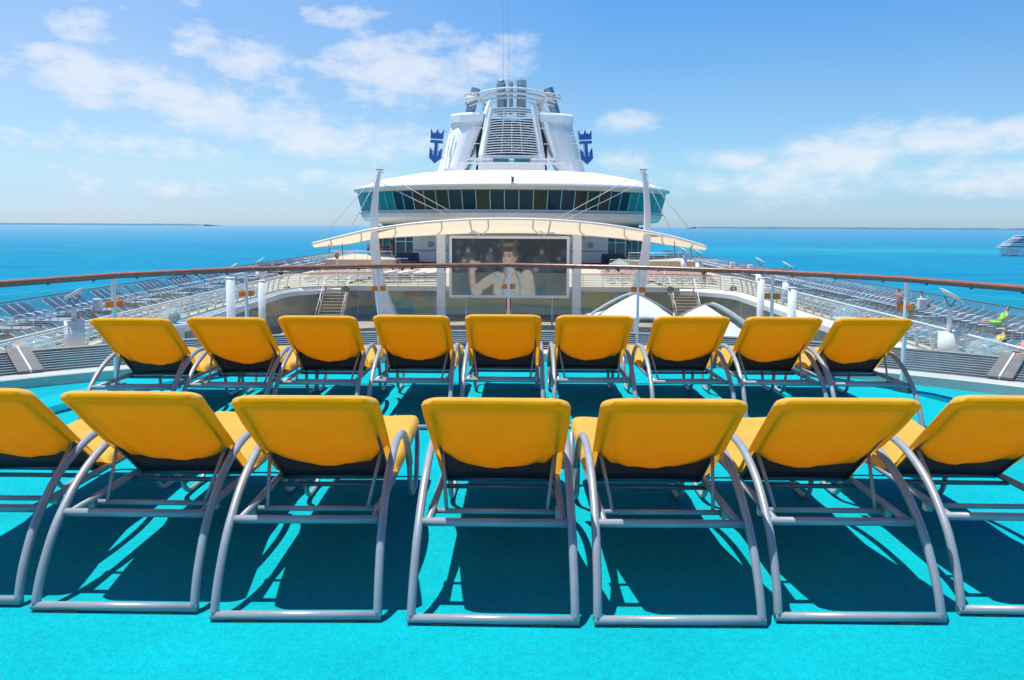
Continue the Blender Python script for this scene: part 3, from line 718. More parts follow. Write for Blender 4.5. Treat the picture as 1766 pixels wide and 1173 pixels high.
# ------------------------------------------------------------------ pool-level walls under the upper deck
def wall_glass(name, label, P, m_g, m_f, step, z0, z1, cat='glass wall'):
    root = empty(name, (P[0][0], P[0][1], z0), label=label, cat=cat); off = (-P[0][0], -P[0][1], -z0)
    def f(bm):
        prev = None
        for p in P:
            c = (bm.verts.new((*p, z0)), bm.verts.new((*p, z1)))
            if prev: bm.faces.new((prev[0], c[0], c[1], prev[1]))
            prev = c
    o = one('pane', f, m_g, root); o.location = off; s = o.modifiers.new('solid', 'SOLIDIFY'); s.thickness = .06
    for q, t in dedupe(P, step):
        o = one('mullion', lambda bm: box(bm, (q.x+off[0], q.y+off[1], (z1-z0)/2), (.10, .16, z1-z0-.01), math.atan2(t.y, t.x)), m_f, root)
    return root
wall_glass('glass_wall', 'bronze tinted glass wall under the deck right of the screen', [(20.5, 30), (20.5, 62), (17, 71), (11.0, 73.2)], M['brown_glass'], M['offwhite'], 3.2, ZB, ZA-.45)
wall_glass('glass_wall', 'dark tinted glass wall under the deck left of the screen', [(-20.5, 30), (-20.5, 62), (-17, 71), (-12.5, 73.2)], M['brown_glass'], M['offwhite'], 3.2, ZB, ZA-.45)
def painted(name, w_, h_, nx, nz, colf, m, parent=None):
    bm = bmesh.new(); V = [[bm.verts.new((-w_/2+w_*i/nx, 0, -h_/2+h_*j/nz)) for i in range(nx+1)] for j in range(nz+1)]
    for j in range(nz):
        for i in range(nx): bm.faces.new((V[j][i], V[j][i+1], V[j+1][i+1], V[j+1][i]))
    bm.verts.index_update()
    U = np.array([[v.co.x/w_+.5, v.co.z/h_+.5] for v in bm.verts])
    o = finish(name, bm, m, parent)
    C = colf(U[:, 0], U[:, 1]); C4 = np.ones((len(C), 4), dtype=np.float32); C4[:, :3] = C
    at_ = o.data.color_attributes.new('paint', 'FLOAT_COLOR', 'POINT'); at_.data.foreach_set('color', C4.ravel())
    return o
def paint_mat(name, rough=.5, emit=0.0):
    m = bpy.data.materials.new(name); m.use_nodes = True; nt = m.node_tree; b = nt.nodes['Principled BSDF']
    a = nt.nodes.new('ShaderNodeAttribute'); a.attribute_name = 'paint'
    nt.links.new(a.outputs['Color'], b.inputs['Base Color']); b.inputs['Roughness'].default_value = rough
    if emit: nt.links.new(a.outputs['Color'], b.inputs['Emission Color']); b.inputs['Emission Strength'].default_value = emit
    return m
def ell(u, v, cu, cv, ru, rv, ang=0.0, soft=.15):
    c, s = math.cos(ang), math.sin(ang); x = (u-cu)*2; y = (v-cv)
    x, y = x*c+y*s, -x*s+y*c
    q = np.sqrt((x/(ru*2))**2+(y/rv)**2)
    return np.clip((1-q)/soft+.5, 0, 1)
def lay(C, m, col):
    for k in range(3): C[:, k] = C[:, k]*(1-m)+col[k]*m
def mural(u, v):
    C = np.zeros((len(u), 3)); C[:] = (.42, .34, .24)
    lay(C, ((np.abs(v-(.30+.12*np.sin(u*5)))) < .06)*1.0, (.22, .38, .25))
    lay(C, ((np.abs(v-(.75-.35*u))) < .03)*1.0, (.45, .50, .28))
    lay(C, ((u > .42) & (u < .52) & (v > .55))*1.0, (.40, .22, .27)); lay(C, ((u > .52) & (u < .64) & (v > .62))*1.0, (.50, .10, .13))
    lay(C, ell(u, v, .69, .66, .025, .16, soft=.1), (.05, .20, .30)); lay(C, ell(u, v, .12, .2, .035, .42, soft=.1), (.05, .28, .33))
    lay(C, ell(u, v, .03, .5, .02, .6, soft=.1), (.35, .20, .12)); lay(C, ell(u, v, .86, .5, .05, .3), (.55, .36, .16))
    return C
mw = empty('mural_wall', (0, 74, ZB), label='low painted wall with green, pink and blue shapes below the big screen', cat='wall')
o = painted('painted_face', 25, 2.65, 200, 40, lambda u, v: np.clip(mural(u, v)*2.5, 0, .88), paint_mat('mural_paint', .4), mw); o.location = (-.5, -.16, 1.35)
one('wall_body', lambda bm: box(bm, (-.5, .1, 1.35), (25, .5, 2.65)), M['tan_wall'], mw)
def f(bm):
    for i in range(3): box(bm, (0, 0, 0), (.01, .01, .01))
# three small white menu boards left of the screen, on the wall
for x in (706, 726, 749):
    p = at(x, 506, 73.5)
    one('notice_board', lambda bm: (box(bm, p, (.95, .08, .6)), box(bm, p+Vector((0, -.08, .28)), (1.0, .25, .06))), M['grey_band'], label='small grey notice board on the low wall left of the screen', cat='notice board', group='notice boards on the low wall')
# red and yellow pole under the middle of the screen
p = at(877, 530, 66)
pl = empty('striped_pole', (p.x, 66, ZB), label='short pole, red above and yellow below, under the middle of the screen', cat='pole')
one('upper_section', lambda bm: tube(bm, [(0, 0, 1.35), (0, 0, 2.45)], .22, 12), M['funnel_red'], pl)
one('lower_section', lambda bm: tube(bm, [(0, 0, 0), (0, 0, 1.35)], .22, 12), M['yellowcloth'], pl)

# stairs
def stairs(x0, y0, name_label, mirror=1):
    root = empty('staircase', (x0, y0, ZB), label=name_label, cat='staircase')
    n = 13; rise = (ZA-ZB)/n; run = .30
    for k in range(n):
        o = one('step', lambda bm: box(bm, (0, k*run, (k+1)*rise), (2.0, .30, .05)), M['tan_wall'], root)
    for s in (-1, 1):
        one('stringer', lambda bm: bar(bm, (s*1.03, 0, .05), (s*1.03, n*run, ZA-ZB), .05, .3), M['track'], root)
        one('handrail', lambda bm: (tube(bm, [(s*1.05, 0, 1.0), (s*1.05, n*run, ZA-ZB+.9)], .035, 6), tube(bm, [(s*1.05, 0, 0), (s*1.05, 0, 1.0)], .03, 6), tube(bm, [(s*1.05, n*run*.5, 1.2), (s*1.05, n*run*.5, 2.4)], .03, 6)), M['white'], root)
p = gr(561, 545, ZB+.4); stairs(at(565, 530, 64).x, 64, 'beige staircase climbing to the bridge, left of the screen')
stairs(at(1192, 530, 64).x, 64, 'beige staircase climbing to the bridge, behind the white sails')
# round columns under the opening edge
for s, xs in ((-1, ((398, 29.5), (453, 37))), (1, ((1312, 36), (1366, 30)))):
    pass
COLS = [((451, 485), 47, 'left'), ((397, 480), 38, 'left'), ((1313, 480), 47, 'right'), ((1367, 497), 39, 'right')]
for i, ((px, py), Y, side) in enumerate(COLS):
    p = at(px, py, Y); lab = ['white column at the left edge of the opening, the one farther off', 'white column at the left edge of the opening, the nearer one', 'white column at the right edge of the opening, the one farther off', 'white column at the right edge of the opening, the nearer one'][i]
    cr = empty('deck_column', (p.x, Y, ZB), label=lab, cat='column')
    one('shaft', lambda bm: tube(bm, [(0, 0, 0), (0, 0, p.z-ZB)], .21, 14), M['white'], cr)
    one('cap', lambda bm: tube(bm, [(0, 0, p.z-ZB), (0, 0, p.z-ZB+.05)], .235, 14), M['white'], cr)

# ------------------------------------------------------------------ big screen
def crowd(u, v):
    n = len(u); C = np.zeros((n, 3)); C[:] = (.022, .036, .046)
    rng = np.random.RandomState(4)
    for _ in range(70):
        cu, cv = rng.rand(), rng.uniform(.45, 1.0); r_ = rng.uniform(.006, .045); g = rng.uniform(.02, .12)
        lay(C, ell(u, v, cu, cv, r_*.6, r_*1.6, soft=.9)*rng.uniform(.25, .7), (g*.95, g, g*.95))
    for cu, cv, s_ in ((.145, .80, .028), (.11, .62, .034), (.325, .68, .036), (.34, .80, .02), (.78, .78, .03), (.83, .55, .04), (.73, .5, .045), (.05, .5, .03), (.93, .66, .02)):
        lay(C, ell(u, v, cu, cv-.14, s_*1.4, s_*4, soft=.5)*.8, (.055, .075, .09))
        lay(C, ell(u, v, cu, cv, s_*.55, s_*1.9, soft=.5)*.85, (.24, .21, .18)); lay(C, ell(u, v, cu, cv+s_*1.3, s_*.6, s_*1.0, soft=.5)*.8, (.05, .05, .05))
    lay(C, np.clip((.34-v)/.25, 0, 1)*.35, (.10, .16, .17))
    sk = (.44, .355, .28); sk2 = (.27, .20, .155)
    lay(C, ell(u, v, .175, .30, .022, .34, .08, .25)*(v < .62), sk2)      # raised forearm
    lay(C, ell(u, v, .195, .52, .026, .09, 0, .4), sk)                    # fist
    lay(C, ell(u, v, .225, .56, .03, .035, .2, .5), sk)
    lay(C, ell(u, v, .185, .30, .020, .32, .05, .35), sk)
    lay(C, ell(u, v, .31, .24, .135, .085, .62, .25), sk)                 # upper arm
    lay(C, ell(u, v, .22, .10, .045, .11, .3, .3), sk)                    # elbow
    lay(C, ell(u, v, .52, .10, .155, .34, 0, .12), (.38, .40, .40))       # vest
    lay(C, ell(u, v, .41, .26, .055, .16, .5, .25), sk); lay(C, ell(u, v, .645, .24, .062, .22, -.15, .2), sk)
    lay(C, ell(u, v, .685, .04, .040, .26, 0, .2), sk)
    lay(C, ell(u, v, .50, .42, .050, .13, 0, .2), sk2)                    # neck
    for e_, s2 in ((.435, 1), (.605, -1)):
        lay(C, (np.abs(np.sqrt(((u-e_-s2*.13)*2/.24)**2+((v-.10)/.40)**2)-1) < .035)*(((u-e_)*s2) < .08)*(v < .47)*1.0, (.10, .12, .17))
    lay(C, ell(u, v, .515, .38, .035, .12, 0, .3), sk)
    lay(C, ell(u, v, .500, .655, .056, .165, -.05, .12), sk); lay(C, ell(u, v, .492, .60, .045, .12, -.15, .15), sk)   # head, jaw
    lay(C, ell(u, v, .553, .66, .013, .05, 0, .3), (.42, .31, .25))
    lay(C, ell(u, v, .528, .60, .03, .12, .2, .9)*.55, sk2)
    lay(C, ell(u, v, .503, .845, .068, .085, .12, .12), (.06, .045, .035)); lay(C, ell(u, v, .545, .765, .022, .10, .1, .3)*.9, (.10, .075, .06))
    lay(C, ell(u, v, .455, .82, .02, .05, -.5, .4), (.07, .05, .04)); lay(C, ell(u, v, .495, .885, .05, .028, .1, .6)*.6, (.26, .20, .15))
    for ex in (.456, .498): lay(C, ell(u, v, ex, .685, .011, .013, 0, .6), (.06, .045, .04)); lay(C, ell(u, v, ex, .715, .019, .011, -.1 if ex < .48 else .1, .5), (.10, .07, .055))
    lay(C, ell(u, v, .468, .635, .009, .05, .1, .7)*.7, sk2); lay(C, ell(u, v, .470, .605, .014, .012, 0, .6)*.8, (.25, .17, .13))
    lay(C, ell(u, v, .476, .555, .020, .010, 0, .5), (.30, .16, .13)); lay(C, ell(u, v, .478, .515, .022, .02, 0, .8)*.5, sk2)
    # soften like a camera picture: box blur on the grid, twice
    G = C.reshape(135, 261, 3)
    for _ in range(2):
        P = np.pad(G, ((1, 1), (1, 1), (0, 0)), mode='edge')
        G = sum(P[1+a:136+a, 1+b:262+b] for a in (-1, 0, 1) for b in (-1, 0, 1))/9
    C = G.reshape(-1, 3); uu = u*9; shade = 1-.28*np.clip((u-.47)/.12, 0, 1)*(v > .5)
    C = C*shade[:, None]*(1+.10*np.sin(u*31+v*17)*np.sin(v*23))[:, None]
    grain = rng.normal(0, .006, n)
    return np.clip(C+grain[:, None], 0.005, 1)
a = at(775, 406.6, 64); b = at(981, 514.3, 64)
SW = b.x-a.x; SH = a.z-b.z; SCX = (a.x+b.x)/2; SCZ = (a.z+b.z)/2
sc_ = empty('video_screen', (SCX, 64, ZB), label='big video screen in a white frame showing a man in a sleeveless vest', cat='screen')
o = painted('display', SW*.966, SH*.925, 260, 134, crowd, paint_mat('screen_picture', .6, .30), sc_); o.location = (0, -.06, SCZ-ZB)
def f(bm):
    t = SW*.022; hz = SH/2
    box(bm, (0, 0, SCZ-ZB+hz-t/2), (SW, .3, t)); box(bm, (0, 0, SCZ-ZB-hz+t/2), (SW, .3, t))
    for s in (-1, 1): box(bm, (s*(SW/2-t/2), 0, SCZ-ZB), (t, .3, SH-2*t-.002))
one('frame', f, M['white'], sc_)
one('housing', lambda bm: box(bm, (0, .45, SCZ-ZB), (SW-.3, .8, SH-.3)), M['offwhite'], sc_)
for s, x0, x1 in ((-1, 753, 768), (1, 988.5, 1003)):
    q0 = at(x0, 406, 64); q1 = at(x1, 406, 64); cx = (q0.x+q1.x)/2-SCX; wd = q1.x-q0.x
    p_ = bevel_mod(one('pillar', lambda bm: box(bm, (cx, .35, (q0.z-ZB)/2), (wd, 1.0, q0.z-ZB)), M['white'], sc_), .03)
    one('bracket', lambda bm: (box(bm, (cx-s*(wd/2+.13), .1, SCZ-ZB+SH*.43), (.26, .4, .5)),), M['mullion'], sc_)
    one('side_strut', lambda bm: tube(bm, [(s*(SW/2-1.35), .2, 0), (s*(SW/2-1.35), .2, SCZ-ZB-SH/2)], .07, 8), M['offwhite'], sc_)
for px in (822, 935):
    p = at(px, 402, 64)
    one('screen_lamp', lambda bm: (box(bm, (p.x-SCX, -.5, p.z-ZB+.05), (.55, .3, .14), rot=Matrix.Rotation(R(25), 4, 'Y')), bar(bm, (p.x-SCX+.2, .2, SCZ-ZB+SH/2), (p.x-SCX, -.5, p.z-ZB), .05)), M['white'], sc_)

# ------------------------------------------------------------------ masts, canopy, cables
def mast(pts, label):
    base = at(pts[-1][0], pts[-1][1], 62)
    root = empty('canopy_mast', (base.x, 62, ZB), label=label, cat='mast')
    def f(bm):
        rows = []
        for px, py, wpx in pts:
            p = at(px, py, 62); hw = wpx/F*62/2; z = p.z-ZB; x = p.x-base.x; dp = hw*.85+.05
            rows.append([bm.verts.new((x-hw, -dp, z)), bm.verts.new((x+hw, -dp, z)), bm.verts.new((x+hw, dp, z)), bm.verts.new((x-hw, dp, z))])
        for i in range(len(rows)-1):
            for k in range(4): bm.faces.new((rows[i][k], rows[i+1][k], rows[i+1][(k+1) % 4], rows[i][(k+1) % 4]))
        bm.faces.new(rows[0]); bm.faces.new(list(reversed(rows[-1])))
        bmesh.ops.recalc_face_normals(bm, faces=bm.faces)
    o = one('shaft', f, M['white'], root); bevel_mod(o, .05, 2)
    t = at(pts[0][0], pts[0][1], 62)
    one('head_fitting', lambda bm: (box(bm, (t.x-base.x, 0, t.z-ZB+.05), (.55, .2, .10)),), M['grey_band'], root)
    return root
LM = [(655, 294, 5), (651.5, 312, 7), (648, 335, 9), (646, 360, 11), (645.5, 385, 12), (646, 410, 12.5), (648, 440, 14), (651.5, 470, 17), (656, 495, 20), (661, 518, 24), (669, 545, 31), (684, 585, 40), (694, 606, 42)]
RM = [(1109.5, 294, 5), (1112.5, 312, 7), (1115, 335, 9), (1116.5, 360, 10), (1116.5, 385, 10.5), (1115.5, 410, 12), (1112.5, 440, 14), (1107.5, 470, 17), (1102, 495, 20), (1096, 518, 24), (1087, 545, 31), (1072, 585, 40), (1062, 606, 42)]
mast(LM, 'curved white mast standing left of the screen and holding up the canopy')
mast(RM, 'curved white mast standing right of the screen and holding up the canopy')
cf = [(538, 420.5), (600, 405), (646, 395), (720, 385), (803, 379), (880, 377.5), (960, 380), (1040, 387), (1112, 398.5), (1170, 411), (1219, 426)]
cr_ = [(545, 425.5), (600, 421), (651, 411.5), (720, 407), (803, 403), (880, 402), (960, 403.5), (1040, 408.5), (1112, 416), (1170, 425), (1213, 430)]
Fp = curve_pts([at(x, y, 61) for x, y in cf], 8); Bp = curve_pts([at(x, y, 61+5.8*math.sin(math.pi*max(.03, min(.97, k/10)))**.5) for k, (x, y) in enumerate(cr_)], 8)
cb = empty('canopy', (0, 61, 0), label='arched cream fabric canopy hung between the two white masts above the screen', cat='canopy')
OFF = Vector((0, 61, 0))
def f(bm):
    rows = []
    n = len(Fp)
    for i in range(n):
        a, b = Fp[i]-OFF, Bp[i]-OFF
        rows.append([bm.verts.new(a.lerp(b, k/6)+Vector((0, 0, -.16*math.sin(math.pi*k/6)))) for k in range(7)])
    for i in range(n-1):
        for k in range(6): bm.faces.new((rows[i][k], rows[i+1][k], rows[i+1][k+1], rows[i][k+1])).smooth = True
o = one('membrane', f, M['canvas'], cb)
one('front_edge_tube', lambda bm: tube(bm, [p-OFF for p in Fp], .085, 8), M['white'], cb)
one('rear_edge_tube', lambda bm: tube(bm, [p-OFF for p in Bp], .06, 8), M['offwhite'], cb)
for i in range(4, 80, 8):
    if i >= len(Fp)-2: break
    one('rib', lambda bm: tube(bm, curve_pts([Fp[i]-OFF+Vector((0, 0, -.06)), Fp[i].lerp(Bp[i], .5)-OFF+Vector((0, 0, -.20)), Bp[min(i+(1 if i > 40 else -1), len(Bp)-1)]-OFF+Vector((0, 0, -.06))], 4), .07, 6), M['white'], cb)
for px in (810, 950):
    a = at(px, 380, 61.2)-OFF; one('hanger', lambda bm: (bar(bm, a, a+Vector((.15*(1 if px < 880 else -1), 1.2, -1.0)), .12, .12), box(bm, a+Vector((.15, 1.0, -1.0)), (.5, .25, .12))), M['white'], cb)
for px, py, py2 in ((567, 415, 437), (590, 420, 440), (1191, 421, 447), (1163, 414, 438)):
    a = at(px, py, 62)-OFF; b = at(px+1, py2, 62)-OFF
    one('tie_down', lambda bm: tube(bm, [a, b], .035, 5), M['steel_dark'], cb)
def cable(a, b, label):
    o = one('cable', lambda bm: tube(bm, [Vector((0, 0, 0)), (b-a)*.5+Vector((0, 0, -.04)), b-a], .028, 5), M['offwhite'], label=label, cat='cable', group='cables staying the canopy')
    o.location = a
tl = at(655, 295, 62); tr = at(1110, 295, 62)
cable(tl, at(803, 379, 61.1), 'thin cable from the left mast top to the middle of the canopy'); cable(at(650, 312, 62), at(790, 379.5, 61.1), 'lower thin cable from the left mast to the middle of the canopy')
cable(tr, at(957, 379, 61.1), 'thin cable from the right mast top to the middle of the canopy'); cable(at(1113, 312, 62), at(972, 380.5, 61.1), 'lower thin cable from the right mast to the middle of the canopy')
cable(tl, at(545, 419, 61.1), 'thin cable from the left mast top down to the left tip of the canopy'); cable(at(652, 305, 62), at(598, 382+24, 61.1), 'steep thin cable left of the left mast')
cable(tr, at(1212, 424, 61.1), 'thin cable from the right mast top down to the right tip of the canopy'); cable(at(1112, 305, 62), at(1163, 409, 61.1), 'steep thin cable right of the right mast')

# ------------------------------------------------------------------ deck house and observation lounge
LC = (0.12, 125.0)
hz = empty('deck_house', (0, 114, ZA), label='white deck house with teal glass doors under the round observation lounge', cat='building')
one('front_wall', lambda bm: box(bm, (0, 4, 3.2), (28.4, 8, 6.4)), M['white'], hz)
one('rear_block', lambda bm: box(bm, (0, 26, 3.2), (40, 35, 6.4)), M['offwhite'], hz)
one('upper_window_band', lambda bm: box(bm, (0, -.05, 5.3), (24, .12, 1.0)), M['tint_glass'], hz)
for s in (-1, 1):
    w_ = one('window_bay', lambda bm: box(bm, (s*15.8, 5.9, 3.2), (3.0, 3.6, 6.4)), M['tint_glass'], hz)
    one('window_frame', lambda bm: ([box(bm, (s*x, 4.05, 3.2), (.18, .12, 6.4)) for x in (14.3, 15.8, 17.3)], [box(bm, (s*15.8, 4.04, z), (3.0, .13, .16)) for z in (.2, 2.9, 4.4, 6.3)]), M['white'], w_)
    d_ = one('glass_door', lambda bm: box(bm, (s*19.0, 7.0, 2.6), (3.2, 1.0, 5.2)), M['tint_glass'], hz)
    one('door_frame', lambda bm: [box(bm, (s*x, 6.44, 2.6), (.12, .1, 5.2)) for x in (17.6, 18.6, 19.6, 20.5)], M['yellowcloth'] if s < 0 else M['white'], d_)
    one('wall_speaker', lambda bm: (tube(bm, [(s*11.6, -.12, 2.6), (s*11.6, .02, 2.6)], .45, 16), box(bm, (s*11.6, -.08, 4.2), (.3, .3, .3))), M['grey_band'], hz)
    one('wall_rail', lambda bm: box(bm, (s*11.2, -.15, 1.75), (5.6, .1, .12)), M['plat'], hz)
    p = at(702 if s < 0 else 1058, 441, 104)
    wk = empty('wicker_booth', (p.x, 104, ZA), label='dark wicker seating booth %s of the screen in front of the teal windows' % ('left' if s < 0 else 'right'), cat='booth')
    one('back_panel', lambda bm: box(bm, (0, .6, .85), (3.0, .25, 1.7)), M['wicker'], wk)
    one('seat', lambda bm: box(bm, (0, 0, .25), (2.8, 1.0, .5)), M['wicker'], wk)
    for q in (-1, 1): one('side_panel', lambda bm: box(bm, (q*1.45, 0, .65), (.2, 1.4, 1.3)), M['wicker'], wk)
ob = empty('observation_lounge', (LC[0], LC[1], 0), label='round white observation lounge with a slanted band of teal windows below the funnel', cat='building')
n = 160; FA = (R(-180), R(180))
def obl(name, prof, m, smooth=True, nseg=n):
    return one(name, lambda bm: lathe(bm, prof, nseg, 0, 2*math.pi, smooth=smooth), m, ob)
RR = 24.5
obl('roof', [(RR+.05, 6.75), (RR+.15, 6.95), (RR-1.5, 7.55), (RR-4.5, 8.5), (RR-9, 9.35), (4, 9.8), (.01, 9.8)], M['white'])
obl('roof_soffit', [(RR+.05, 6.74), (RR-.3, 6.62), (RR-.75, 6.20)], M['offwhite'])
def paneq(bm):
    w0, w1 = (RR-.55)*math.sin(math.pi/80), (RR-1.20)*math.sin(math.pi/80); r0, r1 = (RR-.55)*math.cos(math.pi/80), (RR-1.2)*math.cos(math.pi/80)
    bm.faces.new([bm.verts.new(p) for p in ((-w1, -r1, 3.72), (w1, -r1, 3.72), (w0, -r0, 6.20), (-w0, -r0, 6.20))])
pc = one('window_pane', paneq, M['lounge_glass'], ob); ps = one('window_pane', paneq, M['lounge_glass_lit'], ob)
M['lounge_art'] = mat('lounge_glass_art', (.06, .045, .018), .10, spec=.12, col2=(.012, .05, .06), vscale=.9)
M['lounge_red'] = mat('lounge_glass_red', (.075, .03, .022), .10, spec=.12, col2=(.03, .05, .05), vscale=.9)
pa = []
a_ = math.pi/80
mu = one('mullion', lambda bm: bar(bm, (math.sin(a_)*(RR-.52), -math.cos(a_)*(RR-.52), 6.2), (math.sin(a_)*(RR-1.17), -math.cos(a_)*(RR-1.17), 3.72), .10, .06), M['mullion'], pc)
for k in range(-31, 32):
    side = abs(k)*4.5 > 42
    if k == 0: continue
    th = 2*math.pi*k/80; pxk = abs(F*RR*math.sin(th)/(125-RR*math.cos(th)))
    if k == 31: o = ps
    elif 48 < pxk < 75 or 118 < pxk < 172:
        mk = 'lounge_red' if 150 < pxk < 172 else 'lounge_art'
        o = one('window_pane', paneq, M[mk], ob)
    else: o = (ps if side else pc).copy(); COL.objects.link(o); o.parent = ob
    o.rotation_euler = (0, 0, 2*math.pi*k/80)
    m_ = mu.copy(); COL.objects.link(m_); m_.parent = o
one('rear_window_band', lambda bm: lathe(bm, [(RR-.55, 6.20), (RR-1.20, 3.72)], 20, R(-40.5), R(40.5)), M['lounge_glass_lit'], ob)
obl('sill_band', [(RR-1.12, 3.74), (RR-1.02, 3.60), (RR-1.02, 3.45), (RR-.80, 3.40), (RR-.80, 3.28), (RR-1.05, 3.26), (RR-1.15, 2.75)], M['offwhite'], False)
obl('ledge_line', [(RR-.76, 3.41), (RR-.70, 3.36), (RR-.76, 3.31)], M['steel'])
obl('bowl', [(RR-1.15, 2.76), (RR-1.6, 2.25), (RR-3.6, 1.9), (RR-6, 1.75)], M['white'])
obl('underside', [(RR-5.9, 1.74), (RR-6, 1.2), (RR-7.4, 1.15), (RR-7.5, .7), (RR-9.0, .65), (RR-9.1, -.2), (RR-14, -.3)], M['offwhite'], False)
def f(bm): lathe(bm, [(10, .2), (10, ZA)], 40)
one('core', f, M['offwhite'], ob)
one('roof_light', lambda bm: (tube(bm, [(0, -RR+.1, 6.9), (0, -RR+.1, 8.1)], .06, 6), box(bm, (.1, -RR, 7.5), (.35, .3, .7))), M['steel_dark'], ob)
# ------------------------------------------------------------------ funnel
FY = 133.0; KF = F/FY
fn = empty('funnel', (0.1, FY, 9.0), label='tall white ship funnel with a slatted front grille above the lounge roof', cat='funnel')
def X(px): return (px-880)/KF
def Z(py, Y=FY): return EYE+(390-py)/F*Y-9.0
for s in (-1, 1):
    def f(bm):
        rows = []
        for t in [k/6 for k in range(7)]:
            xi = X(788)*(1-t)+X(832)*t; xo = X(741)*(1-t)+X(776)*t; z = -1.5*(1-t)+Z(214)*t
            xi, xo = abs(xi), abs(xo)
            pts = [(xi, -2.0+1.2*t), (xi+(xo-xi)*.35, -2.3+1.2*t), (xi+(xo-xi)*.7, -1.5+1.2*t), (xo-.25, .3+t), (xo, 3.0), (xo-.4, 9), (xi, 11)]
            rows.append([bm.verts.new((s*x, y, z)) for x, y in pts])
        for i in range(6):
            for k in range(7):
                fc = bm.faces.new((rows[i][k], rows[i][(k+1) % 7], rows[i+1][(k+1) % 7], rows[i+1][k])); fc.smooth = k in (0, 1, 2, 3, 4)
        bm.faces.new(rows[-1]); bmesh.ops.recalc_face_normals(bm, faces=bm.faces)
    cs = one('side_casing', f, M['white_dirty'], fn)
    def f(bm):
        xi, xo = abs(X(832)), abs(X(775)); z = Z(213)
        pts = [(xi, -1.1), (xi+(xo-xi)*.35, -1.5), (xi+(xo-xi)*.7, -.8), (xo, .8), (xo+.25, 3.0), (xo, 9), (xi, 11)]
        A = [bm.verts.new((s*x, y, z-.15)) for x, y in pts]; B = [bm.verts.new((s*x, y, z+1.0)) for x, y in pts]
        C = [bm.verts.new((s*(x*.97), y+.15, z+1.3)) for x, y in pts]
        for Q, W in ((A, B), (B, C)):
            for k in range(7): bm.faces.new((Q[k], Q[(k+1) % 7], W[(k+1) % 7], W[k]))
        bm.faces.new(C); bm.faces.new(list(reversed(A))); bmesh.ops.recalc_face_normals(bm, faces=bm.faces)
    one('top_rim', f, M['white'], fn)
    # tall inner fin beside the slot
    def f(bm):
        a0 = Vector((s*abs(X(808)), -2.4, Z(275))); a1 = Vector((s*abs(X(835)), -1.0, Z(178)))
        for q0, q1, wd in ((a0, a1, .7),): bar(bm, q0, q1, 1.6, wd)
    if s < 0: one('inner_fin', lambda bm: bar(bm, (X(835.5), -.9, Z(204)), (X(843), -.6, Z(180)), 1.6, .55), M['white'], fn)
    else: one('inner_fin', lambda bm: (bar(bm, (X(940), .6, Z(208)), (X(925.5), 1.4, Z(176)), .4, 1.4), bar(bm, (X(936), -2.1, Z(216)), (X(953), -2.6, Z(272)), .5, .45)), M['white'], fn)
    one('slot_ladder', lambda bm: [bar(bm, (s*abs(X(x0)), -1.7, Z(y)), (s*abs(X(x1)), -1.7, Z(y)), .12, .14) for x0, x1, y in ((822, 832, 226), (815, 826, 252), (826, 838, 203))], M['white'], fn)
one('dark_interior', lambda bm: prism(bm, [(-6.0, .6), (6.0, .6), (4.5, 6), (-4.5, 6)], -1, Z(208)), M['greydark'], fn)
one('grille_apron', lambda bm: box(bm, (0, -2.4, (Z(272)-1.5)/2), (11.0, .8, Z(272)+1.5)), M['white'], fn)
def f(bm):
    n = 2
    A = [(X(822), -1.3, Z(285)), (X(849), -.3, Z(192)), (X(912), -.3, Z(192)), (X(940), -1.3, Z(285))]
# grille
def gx(t): return abs(X(835.5))*(1-t)+abs(X(847.5))*t
for s in (-1, 1):
    one('grille_post', lambda bm: bar(bm, (s*(gx(0)+.72), -2.6, Z(283)), (s*(gx(1)+.42), -1.2, Z(192)), 1.0, .6), M['white'], fn)
NS_ = 19
for k in range(NS_):
    t = k/(NS_-1); y = 270-(270-194)*t; zc = Z(y)
    def f(bm):
        P = [Vector((gx(t)*q, -2.9+1.5*t-.35*(1-q*q), zc+.18*(1-q*q))) for q in (-1, -.66, -.33, 0, .33, .66, 1)]
        for i in range(6): bar(bm, P[i], P[i+1], .32, .14)
    one('grille_slat', f, M['white'], fn)
one('grille_brace', lambda bm: ([bar(bm, (q*gx(0)*.98, -2.5, Z(268)), (q*gx(1), -1.05, Z(196)), .15, .15) for q in (-.4, 0, .4)], bar(bm, (-gx(.55), -2.0, Z(232)), (gx(.0)*.2, -2.6, Z(262)), .08), bar(bm, (gx(.55), -2.0, Z(232)), (gx(.0)*.2, -2.6, Z(262)), .08), bar(bm, (-gx(1), -1, Z(198)), (gx(.5), -1.9, Z(230)), .14)), M['white'], fn)
one('grille_base', lambda bm: (box(bm, (0, -3.3, Z(279)), (14.5, .5, .28)), box(bm, (0, -3.6, Z(286)), (17.5, .6, .25)), [bar(bm, (q, -3.5, Z(294)), (q*.82, -3.0, Z(272)), .12) for q in (-7.5, -6, -4.4, 4.4, 6, 7.5)], bar(bm, (-7.4, -3.4, Z(272)), (-4.4, -3.5, Z(290)), .12), bar(bm, (7.4, -3.4, Z(272)), (4.4, -3.5, Z(290)), .12)), M['white'], fn)
one('roof_windows', lambda bm: (box(bm, (-1.75, -3.7, Z(281.5)), (2.6, .15, .5)), box(bm, (1.75, -3.7, Z(281.5)), (2.6, .15, .5))), M['lounge_glass_lit'], fn)
